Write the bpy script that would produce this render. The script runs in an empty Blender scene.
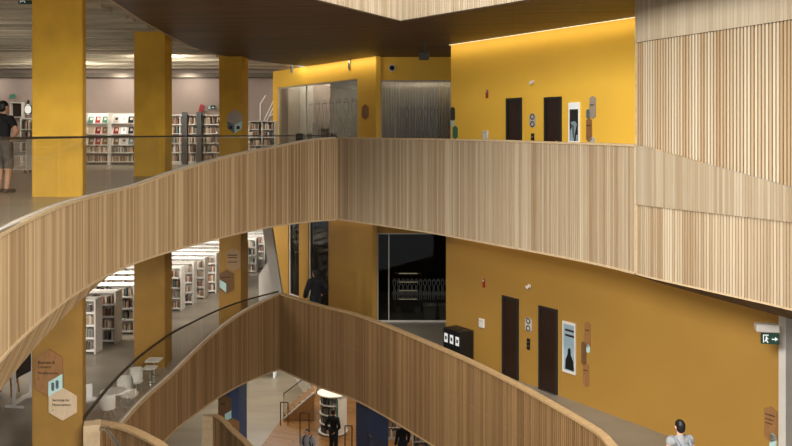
import bpy, bmesh, math, random
from mathutils import Vector, Matrix
R = random.Random(7)
S = bpy.context.scene
COL = S.collection
PI = math.pi
F, CX, CY = 770.0, 396.0, 134.0          # focal length and eye level, in pixels of the 792 x 446 frame
EYE = 12.28                              # eye height above the lowest floor
G3, G2, G1 = -1.22, -6.75, -12.28        # the three floors, measured from eye level
SOF3, SOF2, SOF1 = 2.72, -2.82, -8.35    # the ceilings over them

def W(X, Z, z): return Vector((X, Z, z + EYE))
def at(px, py, Z): return W((px - CX) * Z / F, Z, -(py - CY) * Z / F)
def hexc(r, g, b):
    f = lambda c: (c / 255 / 12.92) if c / 255 <= .04045 else ((c / 255 + .055) / 1.055) ** 2.4
    return (f(r), f(g), f(b), 1)

# ------------------------------------------------------------------ materials
def _mat(name):
    m = bpy.data.materials.new(name); m.use_nodes = True
    nt = m.node_tree; b = nt.nodes['Principled BSDF']
    return m, nt, b
def paint(name, col, rough=.5, metal=0, var=.08, scale=3, stretch=(1, 1, 1), bump=0, spec=.4, emit=0):
    m, nt, b = _mat(name); N, L = nt.nodes, nt.links
    tc = N.new('ShaderNodeTexCoord'); mp = N.new('ShaderNodeMapping'); mp.inputs['Scale'].default_value = stretch
    nz = N.new('ShaderNodeTexNoise'); nz.inputs['Scale'].default_value = scale; nz.inputs['Detail'].default_value = 5
    L.new(tc.outputs['Object'], mp.inputs[0]); L.new(mp.outputs[0], nz.inputs['Vector'])
    rp = N.new('ShaderNodeValToRGB'); c = col
    rp.color_ramp.elements[0].position = .3; rp.color_ramp.elements[1].position = .7
    rp.color_ramp.elements[0].color = tuple(max(0, v * (1 - var)) for v in c[:3]) + (1,)
    rp.color_ramp.elements[1].color = tuple(min(1, v * (1 + var)) for v in c[:3]) + (1,)
    L.new(nz.outputs['Fac'], rp.inputs[0]); L.new(rp.outputs[0], b.inputs['Base Color'])
    b.inputs['Roughness'].default_value = rough; b.inputs['Metallic'].default_value = metal
    b.inputs['Specular IOR Level'].default_value = spec
    if bump:
        bp = N.new('ShaderNodeBump'); bp.inputs['Strength'].default_value = bump; bp.inputs['Distance'].default_value = .02
        L.new(nz.outputs['Fac'], bp.inputs['Height']); L.new(bp.outputs[0], b.inputs['Normal'])
    if emit:
        L.new(rp.outputs[0], b.inputs['Emission Color']); b.inputs['Emission Strength'].default_value = emit
    return m
def wood_slat(name, ca, cb, rough=.55, grain=(38, 38, 1.1)):
    m, nt, b = _mat(name); N, L = nt.nodes, nt.links
    at_ = N.new('ShaderNodeAttribute'); at_.attribute_name = 'tint'
    tc = N.new('ShaderNodeTexCoord'); mp = N.new('ShaderNodeMapping'); mp.inputs['Scale'].default_value = grain
    nz = N.new('ShaderNodeTexNoise'); nz.inputs['Scale'].default_value = 1; nz.inputs['Detail'].default_value = 6
    L.new(tc.outputs['Object'], mp.inputs[0]); L.new(mp.outputs[0], nz.inputs['Vector'])
    ad = N.new('ShaderNodeMath'); ad.operation = 'MULTIPLY_ADD'; ad.inputs[1].default_value = .42; ad.inputs[2].default_value = -.21
    L.new(nz.outputs['Fac'], ad.inputs[0])
    sm = N.new('ShaderNodeMath'); sm.operation = 'ADD'; sm.use_clamp = True
    L.new(at_.outputs['Fac'], sm.inputs[0]); L.new(ad.outputs[0], sm.inputs[1])
    rp = N.new('ShaderNodeValToRGB'); rp.color_ramp.elements[0].color = ca; rp.color_ramp.elements[1].color = cb
    L.new(sm.outputs[0], rp.inputs[0]); L.new(rp.outputs[0], b.inputs['Base Color'])
    b.inputs['Roughness'].default_value = rough; b.inputs['Specular IOR Level'].default_value = .25
    return m
def planks(name, ca, cb, pitch, angle=0, rough=.5, length=3.0):
    m, nt, b = _mat(name); N, L = nt.nodes, nt.links
    tc = N.new('ShaderNodeTexCoord'); mp = N.new('ShaderNodeMapping'); mp.inputs['Rotation'].default_value = (0, 0, angle)
    br = N.new('ShaderNodeTexBrick'); br.inputs['Scale'].default_value = 1; br.inputs['Brick Width'].default_value = length
    br.inputs['Row Height'].default_value = pitch; br.inputs['Mortar Size'].default_value = .012
    br.inputs['Color1'].default_value = ca; br.inputs['Color2'].default_value = cb
    br.inputs['Mortar'].default_value = tuple(v * .3 for v in ca[:3]) + (1,)
    L.new(tc.outputs['Object'], mp.inputs[0]); L.new(mp.outputs[0], br.inputs[0])
    L.new(br.outputs['Color'], b.inputs['Base Color']); b.inputs['Roughness'].default_value = rough
    b.inputs['Specular IOR Level'].default_value = .3
    return m
def glass(name, tint=(.9, .92, .9, 1), gloss=.06, body=0, bodycol=(.2, .2, .2, 1)):
    m, nt, b = _mat(name); N, L = nt.nodes, nt.links; N.remove(b)
    out = N['Material Output']; t = N.new('ShaderNodeBsdfTransparent'); t.inputs[0].default_value = tint
    g = N.new('ShaderNodeBsdfGlossy'); g.inputs['Roughness'].default_value = .03
    fr = N.new('ShaderNodeLayerWeight'); fr.inputs[0].default_value = .25
    ml = N.new('ShaderNodeMath'); ml.operation = 'MULTIPLY_ADD'; ml.inputs[1].default_value = .22; ml.inputs[2].default_value = gloss
    L.new(fr.outputs['Fresnel'], ml.inputs[0])
    mx = N.new('ShaderNodeMixShader'); L.new(ml.outputs[0], mx.inputs[0]); 
    first = t.outputs[0]
    if body:
        d = N.new('ShaderNodeBsdfDiffuse'); d.inputs[0].default_value = bodycol
        m2 = N.new('ShaderNodeMixShader'); m2.inputs[0].default_value = body
        L.new(t.outputs[0], m2.inputs[1]); L.new(d.outputs[0], m2.inputs[2]); first = m2.outputs[0]
    L.new(first, mx.inputs[1]); L.new(g.outputs[0], mx.inputs[2]); L.new(mx.outputs[0], out.inputs[0])
    return m

M = {}
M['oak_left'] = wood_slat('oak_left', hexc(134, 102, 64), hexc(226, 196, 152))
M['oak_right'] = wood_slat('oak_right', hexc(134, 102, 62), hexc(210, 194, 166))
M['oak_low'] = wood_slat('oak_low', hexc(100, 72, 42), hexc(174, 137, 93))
M['oak_pale'] = wood_slat('oak_pale', hexc(152, 132, 104), hexc(192, 178, 154))
M['oak_screen'] = wood_slat('oak_screen', hexc(152, 116, 72), hexc(198, 183, 156))
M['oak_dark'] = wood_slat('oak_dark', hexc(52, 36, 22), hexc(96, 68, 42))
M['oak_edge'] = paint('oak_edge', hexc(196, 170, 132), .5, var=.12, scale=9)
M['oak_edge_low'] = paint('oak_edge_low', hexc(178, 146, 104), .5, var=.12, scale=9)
M['gap'] = paint('gap_shade', hexc(62, 44, 26), .8)  # dark brown standing for the shade at the top of the slat gaps
M['soffit'] = planks('soffit_boards', hexc(98, 72, 52), hexc(74, 53, 37), .17, .15)
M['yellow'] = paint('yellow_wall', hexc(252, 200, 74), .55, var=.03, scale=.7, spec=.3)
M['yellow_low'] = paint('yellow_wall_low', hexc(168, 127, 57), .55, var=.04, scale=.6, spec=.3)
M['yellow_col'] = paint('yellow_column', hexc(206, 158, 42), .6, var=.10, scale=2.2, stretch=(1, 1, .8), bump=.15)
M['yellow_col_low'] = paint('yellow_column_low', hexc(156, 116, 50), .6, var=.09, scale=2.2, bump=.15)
M['blue'] = paint('blue_column', hexc(62, 74, 104), .5, var=.08)
M['concrete'] = paint('board_concrete', hexc(186, 174, 152), .85, var=.3, scale=1.2, stretch=(.22, 3.2, 1), bump=.3)
M['concrete2'] = paint('grey_concrete', hexc(150, 142, 130), .8, var=.12, scale=2)
M['floor'] = paint('polished_floor', hexc(138, 128, 112), .28, var=.16, scale=.8, stretch=(.35, 1.2, 1), spec=.5)
M['floor_low'] = paint('ground_floor', hexc(142, 128, 106), .3, var=.16, scale=.8, stretch=(.35, 1.5, 1), spec=.5)
M['oak_floor'] = planks('oak_floor', hexc(150, 108, 62), hexc(130, 90, 48), .16, .35, .35, 1.8)
M['greige'] = paint('greige_wall', hexc(158, 140, 128), .8, var=.03)
M['white'] = paint('white_laminate', hexc(226, 220, 210), .45, var=.02)
M['offwhite'] = paint('offwhite', hexc(200, 192, 180), .5, var=.04)
M['dgrey'] = paint('dark_grey', hexc(74, 74, 72), .5)
M['black'] = paint('black_paint', hexc(22, 23, 23), .45)
M['beam'] = paint('beam_grey', hexc(112, 102, 88), .8)
M['char'] = paint('charcoal', hexc(40, 38, 36), .4)
M['rail'] = paint('bronze_rail', hexc(58, 48, 38), .4, metal=.3)
M['steel'] = paint('brushed_steel', hexc(170, 168, 162), .3, metal=.9)
M['door'] = paint('elevator_bronze', hexc(52, 36, 26), .35, metal=.25, var=.12, scale=2)
M['glass'] = glass('clear_glass', (.91, .91, .88, 1), .012)
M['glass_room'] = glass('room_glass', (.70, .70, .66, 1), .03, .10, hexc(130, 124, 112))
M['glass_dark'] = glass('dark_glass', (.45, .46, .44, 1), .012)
M['film'] = paint('etched_film', hexc(120, 114, 104), .6)
M['curtain'] = paint('pleated_curtain', hexc(150, 140, 124), .8, var=.5, scale=1, stretch=(9, 9, .5))
M['ply'] = paint('plywood_sign', hexc(150, 106, 62), .55, var=.14, scale=5, stretch=(4, 4, 1))
M['ply_pale'] = paint('pale_plywood', hexc(208, 182, 148), .55, var=.08, scale=5, stretch=(4, 4, 1))
M['ply_dark'] = paint('dark_plywood', hexc(112, 80, 50), .55, var=.14, scale=5, stretch=(4, 4, 1))
M['ply_grey'] = paint('grey_plywood', hexc(166, 152, 136), .55, var=.1, scale=5)
M['ply_mid'] = paint('tan_plywood', hexc(150, 120, 84), .6, var=.08, scale=5)
M['mint'] = paint('mint_tile', hexc(186, 216, 208), .5)
M['slate'] = paint('slate_tile', hexc(96, 112, 112), .5)
M['ink'] = paint('sign_ink', hexc(44, 30, 20), .6)
M['green'] = paint('exit_green', hexc(24, 60, 46), .5)
M['jade'] = paint('jade', hexc(60, 120, 92), .5)
M['red'] = paint('alarm_red', hexc(150, 30, 22), .4)
M['signwhite'] = paint('sign_white', hexc(236, 240, 236), .5, emit=.25)
M['screen'] = paint('poster_sky', hexc(150, 170, 178), .3, var=.25, scale=1.5)
M['led'] = paint('led_strip', hexc(255, 234, 190), .5, emit=.9)
M['skin'] = paint('skin', hexc(196, 146, 116), .5, var=.05, scale=6)
M['skin2'] = paint('skin_tan', hexc(214, 164, 134), .5, var=.05, scale=6)
M['hair'] = paint('black_hair', hexc(20, 17, 15), .45, var=.3, scale=30)
M['hairb'] = paint('brown_hair', hexc(70, 46, 32), .5, var=.3, scale=30)
M['tee'] = paint('black_cotton', hexc(24, 23, 24), .85)
M['shorts'] = paint('grey_shorts', hexc(92, 86, 78), .85)
M['denim'] = paint('dark_denim', hexc(34, 36, 42), .85)
M['greyshirt'] = paint('grey_shirt', hexc(150, 148, 146), .85)
M['bag'] = paint('pale_bag', hexc(128, 134, 138), .8)
M['shoe'] = paint('shoe', hexc(60, 56, 52), .6)
M['page'] = paint('page_block', hexc(226, 216, 196), .8)
BOOKC = [paint('book_%d' % i, hexc(*c), .6) for i, c in enumerate([(140, 112, 90), (186, 156, 126), (104, 96, 90), (206, 186, 160), (98, 112, 108), (156, 104, 82), (226, 216, 200), (156, 146, 130), (166, 138, 110), (66, 60, 56)])]

# ------------------------------------------------------------------ mesh helpers
def obj(name, bm, mat, parent=None, smooth=False, mats=None):
    me = bpy.data.meshes.new(name); bmesh.ops.recalc_face_normals(bm, faces=bm.faces); bm.to_mesh(me); bm.free()
    for m in (mats or [mat]): me.materials.append(m)
    if smooth:
        for p in me.polygons: p.use_smooth = True
    o = bpy.data.objects.new(name, me); COL.objects.link(o)
    if parent is not None: o.parent = parent
    return o
def box(bm, c, s, rz=0, mi=0, bevel=0, rx=0, ry=0):
    mt = Matrix.Translation(c) @ Matrix.Rotation(rz, 4, 'Z') @ Matrix.Rotation(ry, 4, 'Y') @ Matrix.Rotation(rx, 4, 'X') @ Matrix.Diagonal((s[0], s[1], s[2], 1))
    r = bmesh.ops.create_cube(bm, size=1, matrix=mt); fs = {f for v in r['verts'] for f in v.link_faces}
    for f in fs: f.material_index = mi
    if bevel:
        es = list({e for v in r['verts'] for e in v.link_edges})
        bmesh.ops.bevel(bm, geom=es, offset=bevel, segments=1, affect='EDGES', profile=.5)
    return bm
def B(): return bmesh.new()
def tube(bm, pts, r, n=8, r2=None):
    """round bar through the points"""
    pts = [Vector(p) for p in pts]; rings = []
    for i, p in enumerate(pts):
        d = (pts[min(i + 1, len(pts) - 1)] - pts[max(i - 1, 0)]).normalized()
        u = d.cross(Vector((0, 0, 1)));  u = d.cross(Vector((1, 0, 0))) if u.length < .01 else u
        u.normalize(); v = d.cross(u); rr = r if r2 is None else r + (r2 - r) * i / (len(pts) - 1)
        rings.append([bm.verts.new(p + (u * math.cos(2 * PI * k / n) + v * math.sin(2 * PI * k / n)) * rr) for k in range(n)])
    for a, b in zip(rings, rings[1:]):
        for k in range(n): bm.faces.new((a[k], a[(k + 1) % n], b[(k + 1) % n], b[k]))
    bm.faces.new(rings[0][::-1]); bm.faces.new(rings[-1]); return bm
def lathe(bm, prof, c=(0, 0, 0), n=20, a0=0, a1=2 * PI):
    full = abs(a1 - a0 - 2 * PI) < 1e-6; rings = []
    m = n if full else n + 1
    for r, z in prof:
        rings.append([bm.verts.new((c[0] + r * math.cos(a0 + (a1 - a0) * k / n), c[1] + r * math.sin(a0 + (a1 - a0) * k / n), c[2] + z)) for k in range(m)])
    for a, b in zip(rings, rings[1:]):
        for k in range(m if full else m - 1): bm.faces.new((a[k], a[(k + 1) % m], b[(k + 1) % m], b[k]))
    return bm
def prism(bm, poly, d, mi=0):
    """polygon in local XZ, extruded from y=0 to y=-d (towards the viewer side)"""
    a = [bm.verts.new((x, 0, z)) for x, z in poly]; b = [bm.verts.new((x, -d, z)) for x, z in poly]
    fs = [bm.faces.new(a), bm.faces.new(b[::-1])] + [bm.faces.new((a[i], b[i], b[(i + 1) % len(a)], a[(i + 1) % len(a)])) for i in range(len(a))]
    for f in fs: f.material_index = mi
    return bm
def poly_xy(bm, pts, z):
    f = bm.faces.new([bm.verts.new((x, y, z + EYE)) for x, y in pts]); bmesh.ops.triangulate(bm, faces=[f]); return bm
def empty(name, loc, rz=0):
    o = bpy.data.objects.new(name, None); o.empty_display_size = .2; COL.objects.link(o); o.location = loc; o.rotation_euler = (0, 0, rz); return o
def tag(o, label, cat, group=None, kind=None):
    o['label'] = label; o['category'] = cat
    if group: o['group'] = group
    if kind: o['kind'] = kind
    return o
def struct(o, label=None):
    o['kind'] = 'structure'
    if label: o['label'] = label
    return o
def text(s, size, loc, parent, mat, name='lettering', extr=.002):
    """one mesh per word, standing upright and facing local -Y"""
    def mesh(body):
        cu = bpy.data.curves.new('t', 'FONT'); cu.body = body; cu.size = size; cu.extrude = extr
        t = bpy.data.objects.new('t', cu); COL.objects.link(t)
        me = bpy.data.meshes.new_from_object(t.evaluated_get(bpy.context.evaluated_depsgraph_get()))
        bpy.data.objects.remove(t); bpy.data.curves.remove(cu); return me
    if s[0] == '~':                                  # print too small to read in the photo
        bm = bmesh.new(); L_ = (len(s) - 1) * size * .5; prism(bm, [(0, 0), (L_, 0), (L_, size * .45), (0, size * .45)], extr)
        o = obj('printed_line', bm, mat, parent); o.location = loc; return o
    x = 0; o = None
    for w in s.split(' '):
        me = mesh(w); me.name = name; me.materials.clear(); me.materials.append(mat); wd_ = max(v.co.x for v in me.vertices)
        me.transform(Matrix.Rotation(PI / 2, 4, 'X'))
        o = bpy.data.objects.new(name, me); COL.objects.link(o); o.parent = parent; o.location = (loc[0] + x, loc[1], loc[2]); x += wd_ + size * .28
    return o

def spline(pts, step):
    """Catmull-Rom through tuples of any length, resampled by length of the first two entries"""
    P = [pts[0]] + list(pts) + [pts[-1]]; out = []
    for i in range(1, len(P) - 2):
        for k in range(24):
            t = k / 24
            out.append(tuple(.5 * (2 * b + (c - a) * t + (2 * a - 5 * b + 4 * c - d) * t * t + (3 * b - a - 3 * c + d) * t ** 3) for a, b, c, d in zip(P[i - 1], P[i], P[i + 1], P[i + 2])))
    out.append(tuple(pts[-1])); res = [out[0]]; acc = 0
    for a, b in zip(out, out[1:]):
        l = math.hypot(b[0] - a[0], b[1] - a[1])
        while acc + l >= step:
            t = (step - acc) / l; a = tuple(x + (y - x) * t for x, y in zip(a, b)); res.append(a); l = math.hypot(b[0] - a[0], b[1] - a[1]); acc = 0
        acc += l
    if acc > step * .3: res.append(out[-1])
    return res
def normals(pts, side):
    """unit outward normals (away from the void); side=+1: to the left of travel"""
    n = []
    for i in range(len(pts)):
        a, b = pts[max(i - 1, 0)], pts[min(i + 1, len(pts) - 1)]
        d = Vector((b[0] - a[0], b[1] - a[1])).normalized(); n.append(Vector((-d.y, d.x)) * side)
    return n

def slat_band(name, pts, side, mat, gap=.22, depth=.03, parent=None, group=6, spread=.5, base=.5, off=0, gaptone=.3):
    """vertical slats along pts = [(X, Z, top, bottom)]; every step is one slat and one recessed gap"""
    bm = bmesh.new(); lay = bm.faces.layers.float.new('tint'); n = normals(pts, side); g = .5
    for i in range(len(pts) - 1):
        if i % group == 0: g = R.uniform(-1, 1); group_ = R.choice([3, 4, 6, 8])
        t = max(0, min(1, base + spread * (.3 * g + R.uniform(-.75, .75)) * .7))
        a, b = pts[i], pts[i + 1]
        def P(f, o, k):
            x = a[0] + (b[0] - a[0]) * f; y = a[1] + (b[1] - a[1]) * f; nn = n[i].lerp(n[i + 1], f) * (o + off)
            return bm.verts.new((x + nn.x, y + nn.y, a[k] + (b[k] - a[k]) * f + EYE))
        f1 = 1 - gap
        q = [P(0, 0, 3), P(f1, 0, 3), P(f1, 0, 2), P(0, 0, 2)]
        fs = [bm.faces.new(q)]; fs[0][lay] = t
        if gap > 0:
            r0 = [P(f1, depth, 3), P(f1, depth, 2)]; r1 = [P(1, depth, 3), P(1, depth, 2)]; e = [P(1, 0, 3), P(1, 0, 2)]
            for vs, tt in (((q[1], r0[0], r0[1], q[2]), t * .6), ((r0[0], r1[0], r1[1], r0[1]), t * gaptone), ((r1[0], e[0], e[1], r1[1]), t * .6)):
                f = bm.faces.new(vs); f[lay] = tt
    me = bpy.data.meshes.new(name); bm.to_mesh(me); bm.free(); me.materials.append(mat)
    o = bpy.data.objects.new(name, me); COL.objects.link(o)
    if parent: o.parent = parent
    return o
def ribbon(bm, pts, side, o0, z0, o1, z1, mi=0):
    """quad strip between two offset rails of the same path; z0/z1 are functions of the point"""
    n = normals(pts, side); A = []; C = []
    for p, nn in zip(pts, n):
        a0 = o0(p) if callable(o0) else o0; a1 = o1(p) if callable(o1) else o1
        A.append(bm.verts.new((p[0] + nn.x * a0, p[1] + nn.y * a0, z0(p) + EYE))); C.append(bm.verts.new((p[0] + nn.x * a1, p[1] + nn.y * a1, z1(p) + EYE)))
    for i in range(len(pts) - 1):
        f = bm.faces.new((A[i], A[i + 1], C[i + 1], C[i])); f.material_index = mi
    return bm
def thick_ribbon(bm, pts, side, o0, o1, zl, zh):
    ribbon(bm, pts, side, o0, zh, o1, zh); ribbon(bm, pts, side, o0, zl, o1, zl)
    ribbon(bm, pts, side, o0, zl, o0, zh); ribbon(bm, pts, side, o1, zl, o1, zh); return bm

# ------------------------------------------------------------------ the two openings: rim curves
# (X, depth, wood top, wood bottom), relative to eye level
UL = [(-3.2, 4.0, -1.25, -2.82), (-4.1, 6.6, -1.25, -2.82), (-4.93, 9.58, -1.25, -2.82), (-5.29, 11.2, -1.22, -2.82), (-5.62, 13.2, -1.185, -2.82),
      (-5.77, 15.3, -1.17, -2.82), (-5.70, 16.9, -1.12, -2.82), (-5.41, 18.6, -.93, -2.82), (-4.82, 20.8, -.68, -2.82), (-4.31, 22.25, -.53, -2.82),
      (-3.70, 23.6, -.39, -2.82), (-2.80, 24.8, -.20, -2.82), (-1.90, 25.45, -.12, -2.82)]
UR = [(-1.90, 25.45, -.12, -2.82), (-1.45, 24.95, -.12, -2.82), (.70, 22.4, -.135, -2.82), (1.42, 21.4, -.145, -2.82), (2.63, 19.5, -.16, -2.82),
      (3.24, 18.6, -.18, -2.82), (4.29, 16.85, -.205, -2.82), (4.86, 15.55, -.22, -2.82)]
URB = [(4.86, 15.55, -.22, -2.82), (5.08, 15.0, -.30, -2.82), (5.78, 13.6, -.60, -2.82), (6.38, 12.35, -.86, -2.82), (6.95, 10.6, -1.2, -2.82), (7.2, 8.6, -1.38, -2.82), (7.3, 6, -1.39, -2.82)]
LL = [(-6.07, 15.1, -6.74, -8.33), (-6.28, 17.0, -6.74, -8.33), (-6.38, 19.2, -6.73, -8.33), (-6.24, 21.5, -6.72, -8.33), (-6.0, 22.8, -6.5, -8.33), (-5.6, 24.4, -6.2, -8.33),
      (-5.0, 25.9, -5.92, -8.33), (-4.12, 27.3, -5.66, -8.33)]
LR = [(-4.12, 27.3, -5.66, -8.33), (-3.23, 26.2, -5.66, -8.33), (-2.36, 25.2, -5.66, -8.33), (-1.47, 24.35, -5.66, -8.33), (-.76, 23.4, -5.66, -8.33), (.14, 22.0, -5.66, -8.33),
      (1.62, 19.5, -5.66, -8.33), (2.29, 18.2, -5.66, -8.33), (2.9, 16.9, -5.66, -8.33), (3.74, 14.8, -5.66, -8.33), (3.86, 14.0, -5.66, -8.33), (4.05, 12.0, -5.66, -8.33), (4.1, 8, -5.66, -8.33)]
TL = [(-3.6, 6.5), (-3.0, 10.5), (-1.6, 15.5), (.1, 18.4)]
TR = [(.1, 18.4), (2.57, 15.6), (4.9, 12.2), (6.0, 9)]

def parapet(name, pts, side, mat, edge, pitch, gap, label, **kw):
    p = spline(pts, pitch)
    o = slat_band(name, p, side, mat, gap, kw.pop('depth', .03), **kw)
    q = spline(pts, .3)
    bm = B(); thick_ribbon(bm, q, side, -.02, .16, lambda p: p[2] - .035, lambda p: p[2] + .012)
    obj('cap', bm, edge, o)
    bm = B(); ribbon(bm, q, side, .16, lambda p: min(p[2], p[2]), .16, lambda p: p[3]); ribbon(bm, q, side, 0, lambda p: p[3], .16, lambda p: p[3])
    obj('inner_lining', bm, edge, o)
    bm = B(); thick_ribbon(bm, q, side, -.015, .03, lambda p: p[3] - .025, lambda p: p[3] + .02)
    obj('lower_edge', bm, edge, o)
    return struct(o, label)
parapet('wall_upper_parapet_left', UL, 1, M['oak_left'], M['oak_edge'], .066, .24, 'pale oak slatted curved band below the upper glass balustrade')
parapet('wall_upper_parapet_right', UR, 1, M['oak_right'], M['oak_edge'], .062, .22, 'oak slatted parapet in front of the bright yellow wall', spread=.42, gaptone=.4)
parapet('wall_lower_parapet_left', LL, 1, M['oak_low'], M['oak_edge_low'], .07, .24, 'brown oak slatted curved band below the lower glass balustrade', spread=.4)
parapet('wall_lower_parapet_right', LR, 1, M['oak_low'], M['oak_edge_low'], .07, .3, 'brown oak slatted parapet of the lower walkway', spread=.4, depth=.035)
# full-height timber volume on the right
def sub(pts, top, bot): return [(p[0], p[1], top(p) if callable(top) else top, bot(p) if callable(bot) else bot) for p in pts]
vol = slat_band('wall_timber_volume', spline(sub(URB, 6.5, 1.84), .075), 1, M['oak_pale'], .06, .004, base=.5, spread=.35, off=-.03)
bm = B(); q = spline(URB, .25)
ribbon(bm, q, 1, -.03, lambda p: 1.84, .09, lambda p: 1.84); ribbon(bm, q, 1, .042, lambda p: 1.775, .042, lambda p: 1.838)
obj('painted_gap_shade', bm, M['gap'], vol)  # dark strips under the flush panel, shade put in as colour
slat_band('slatted_screen', spline(sub(URB, 1.84, lambda p: p[2]), .07), 1, M['oak_screen'], .4, .05, vol, base=.66, spread=.75, gaptone=.5)
slat_band('flush_board', spline(sub(URB, lambda p: p[2], -1.42), .06), 1, M['oak_pale'], .12, .006, vol, base=.3, spread=.5, off=-.025)
slat_band('lower_slats', spline(sub(URB, -1.42, -2.82), .062), 1, M['oak_right'], .2, .02, vol, spread=.4, gaptone=.45)
bm = B(); thick_ribbon(bm, q, 1, -.015, .03, lambda p: -2.84, lambda p: -2.81); obj('lower_edge', bm, M['oak_edge'], vol)
bm = B(); e = URB[0]; n0 = normals(spline(URB, .25), 1)[0]
box(bm, W(e[0] + n0.x * .2, e[1] + n0.y * .2, 1.8), (.02, .46, 9.2), math.atan2(n0.y, n0.x) - PI / 2); obj('end_panel', bm, M['oak_edge'], vol)
struct(vol, 'tall pale timber wall of vertical slats filling the right side')
# tapering undersides that swing back below the band at both ends
def flare(name, pts, side, mat, off, drop, k0, label):
    p = spline(pts, .1); m = len(p); n = normals(p, side)
    bm = bmesh.new(); lay = bm.faces.layers.float.new('tint'); A = []; C = []
    for i, (a, nn) in enumerate(zip(p, n)):
        t = max(0, (i / (m - 1) - k0) / (1 - k0)); o = off * t; d = drop * t
        A.append(bm.verts.new((a[0] + nn.x * .02, a[1] + nn.y * .02, a[3] + EYE - .012))); C.append(bm.verts.new((a[0] + nn.x * (o + .03), a[1] + nn.y * (o + .03), a[3] - d + EYE - .014)))
    for i in range(m - 1):
        f = bm.faces.new((A[i], A[i + 1], C[i + 1], C[i])); f[lay] = max(0, min(1, .5 + R.uniform(-.3, .3)))
    me = bpy.data.meshes.new(name); bm.to_mesh(me); bm.free(); me.materials.append(mat)
    o = bpy.data.objects.new(name, me); COL.objects.link(o); return struct(o, label)
flare('trim_1', UL[1:7][::-1], -1, M['oak_left'], .8, 1.75, .10, 'slatted underside swinging back below the upper oak band at the left')
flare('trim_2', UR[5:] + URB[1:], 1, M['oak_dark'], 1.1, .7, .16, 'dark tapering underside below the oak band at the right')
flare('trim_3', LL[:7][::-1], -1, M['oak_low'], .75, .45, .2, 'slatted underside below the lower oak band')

# ------------------------------------------------------------------ floors and ceilings
def xy(p): return [(a[0], a[1]) for a in p]
def slab(name, L, Rr, z, mat, label, off=.05, right=14, left=-26, far=52):
    l = xy(spline(L, .5)); r = xy(spline(Rr, .5)); bm = B()
    poly_xy(bm, l + [(l[-1][0], far), (left, far), (left, l[0][1])], z)
    poly_xy(bm, r + [(right, r[-1][1]), (right, far), (r[0][0], far)], z)
    return struct(obj(name, bm, mat), label)
slab('floor_upper', UL, UR + URB[1:], G3, M['floor'], 'polished concrete floor of the upper storey')
slab('ceiling_middle', UL, UR + URB[1:], SOF2, M['concrete2'], 'underside of the upper storey')
slab('floor_middle', LL, LR, G2, M['floor'], 'polished concrete floor of the middle storey')
slab('ceiling_lower', LL, LR, SOF1, M['concrete2'], 'underside of the middle storey')
bm = B(); poly_xy(bm, [(-26, 4), (14, 4), (14, 60), (-26, 60)], G1); struct(obj('floor', bm, M['floor_low']), 'pale concrete ground floor')
# timber soffit ring over the upper storey
SL = [(-4.6, 5.0), (-5.3, 10.0), (-5.82, 15.6), (-6.17, 19.2), (-6.36, 24.5), (-5.75, 27.4), (-4.6, 29.6)]
WP, WD = Vector((3.85, 20.4)), Vector((-.5748, .8183)); WN = Vector((-.8183, -.5748))
def wall_t(px):
    k = (px - CX) / F; return (WP.x - k * WP.y) / (k * WD.y - WD.x)
def wall_pt(px, off=0):
    p = WP + WD * wall_t(px) + WN * off; return p
def wall_z(px, py): return -(py - CY) * wall_pt(px).y / F
sl = xy(spline([(a, b, 0, 0) for a, b in SL], .4)); tl = xy(spline([(a, b, 0, 0) for a, b in TL], .4)); tr = xy(spline([(a, b, 0, 0) for a, b in TR], .4))
wr = WP + WD * -14; wl = WP + WD * 17
bm = B(); poly_xy(bm, sl[::-1] + tl + [(.1, 28.2), (-3.6, 31.0)], SOF3)
poly_xy(bm, tr + [(9.5, 9), (12, 9), (12, 20), (4, 28.2), (.1, 28.2)], SOF3)
struct(obj('ceiling_soffit', bm, M['soffit']), 'dark brown timber soffit around the opening above')
bm = B(); ribbon(bm, [(a, b) for a, b in sl], 1, 0, lambda p: SOF3 - .01, 0, lambda p: 2.95); ribbon(bm, [(a, b) for a, b in sl], 1, 0, lambda p: SOF3 - .012, -.07, lambda p: SOF3 - .012)
struct(obj('trim_4', bm, M['oak_edge']), 'light oak edge of the timber soffit')
# concrete ceiling with downstand ribs
bm = B(); poly_xy(bm, [(-26, 5)] + sl + [(-3.6, 40), (-26, 40)], 2.95)
for k in range(18):
    y = 8 + k * 1.6
    x1 = min([a for a, b in sl if abs(b - y) < .7] + [-4.6 if y > 29 else -6.6]) - .1
    for j in range(2): box(bm, W((-26 + x1) / 2, y + j * .5, 2.95), (26 + x1, .22, .16))
struct(obj('ceiling', bm, M['concrete']), 'board-marked concrete ceiling with downstand ribs')
# the storey above: timber band round the higher opening
tb = slat_band('wall_top_parapet', spline([(a, b, 6, SOF3 - .02) for a, b in TL], .07), 1, M['oak_pale'], .2, .02, spread=.6)
slat_band('right_slats', spline([(a, b, 6, SOF3 - .02) for a, b in TR], .07), 1, M['oak_pale'], .2, .02, tb, spread=.6)
bm = B(); thick_ribbon(bm, TL, 1, -.02, .03, lambda p: SOF3 - .05, lambda p: SOF3 - .015); thick_ribbon(bm, TR, 1, -.02, .03, lambda p: SOF3 - .05, lambda p: SOF3 - .015); obj('lower_edge', bm, M['oak_dark'], tb)
struct(tb, 'pale oak slatted band of the storey above')

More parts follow.
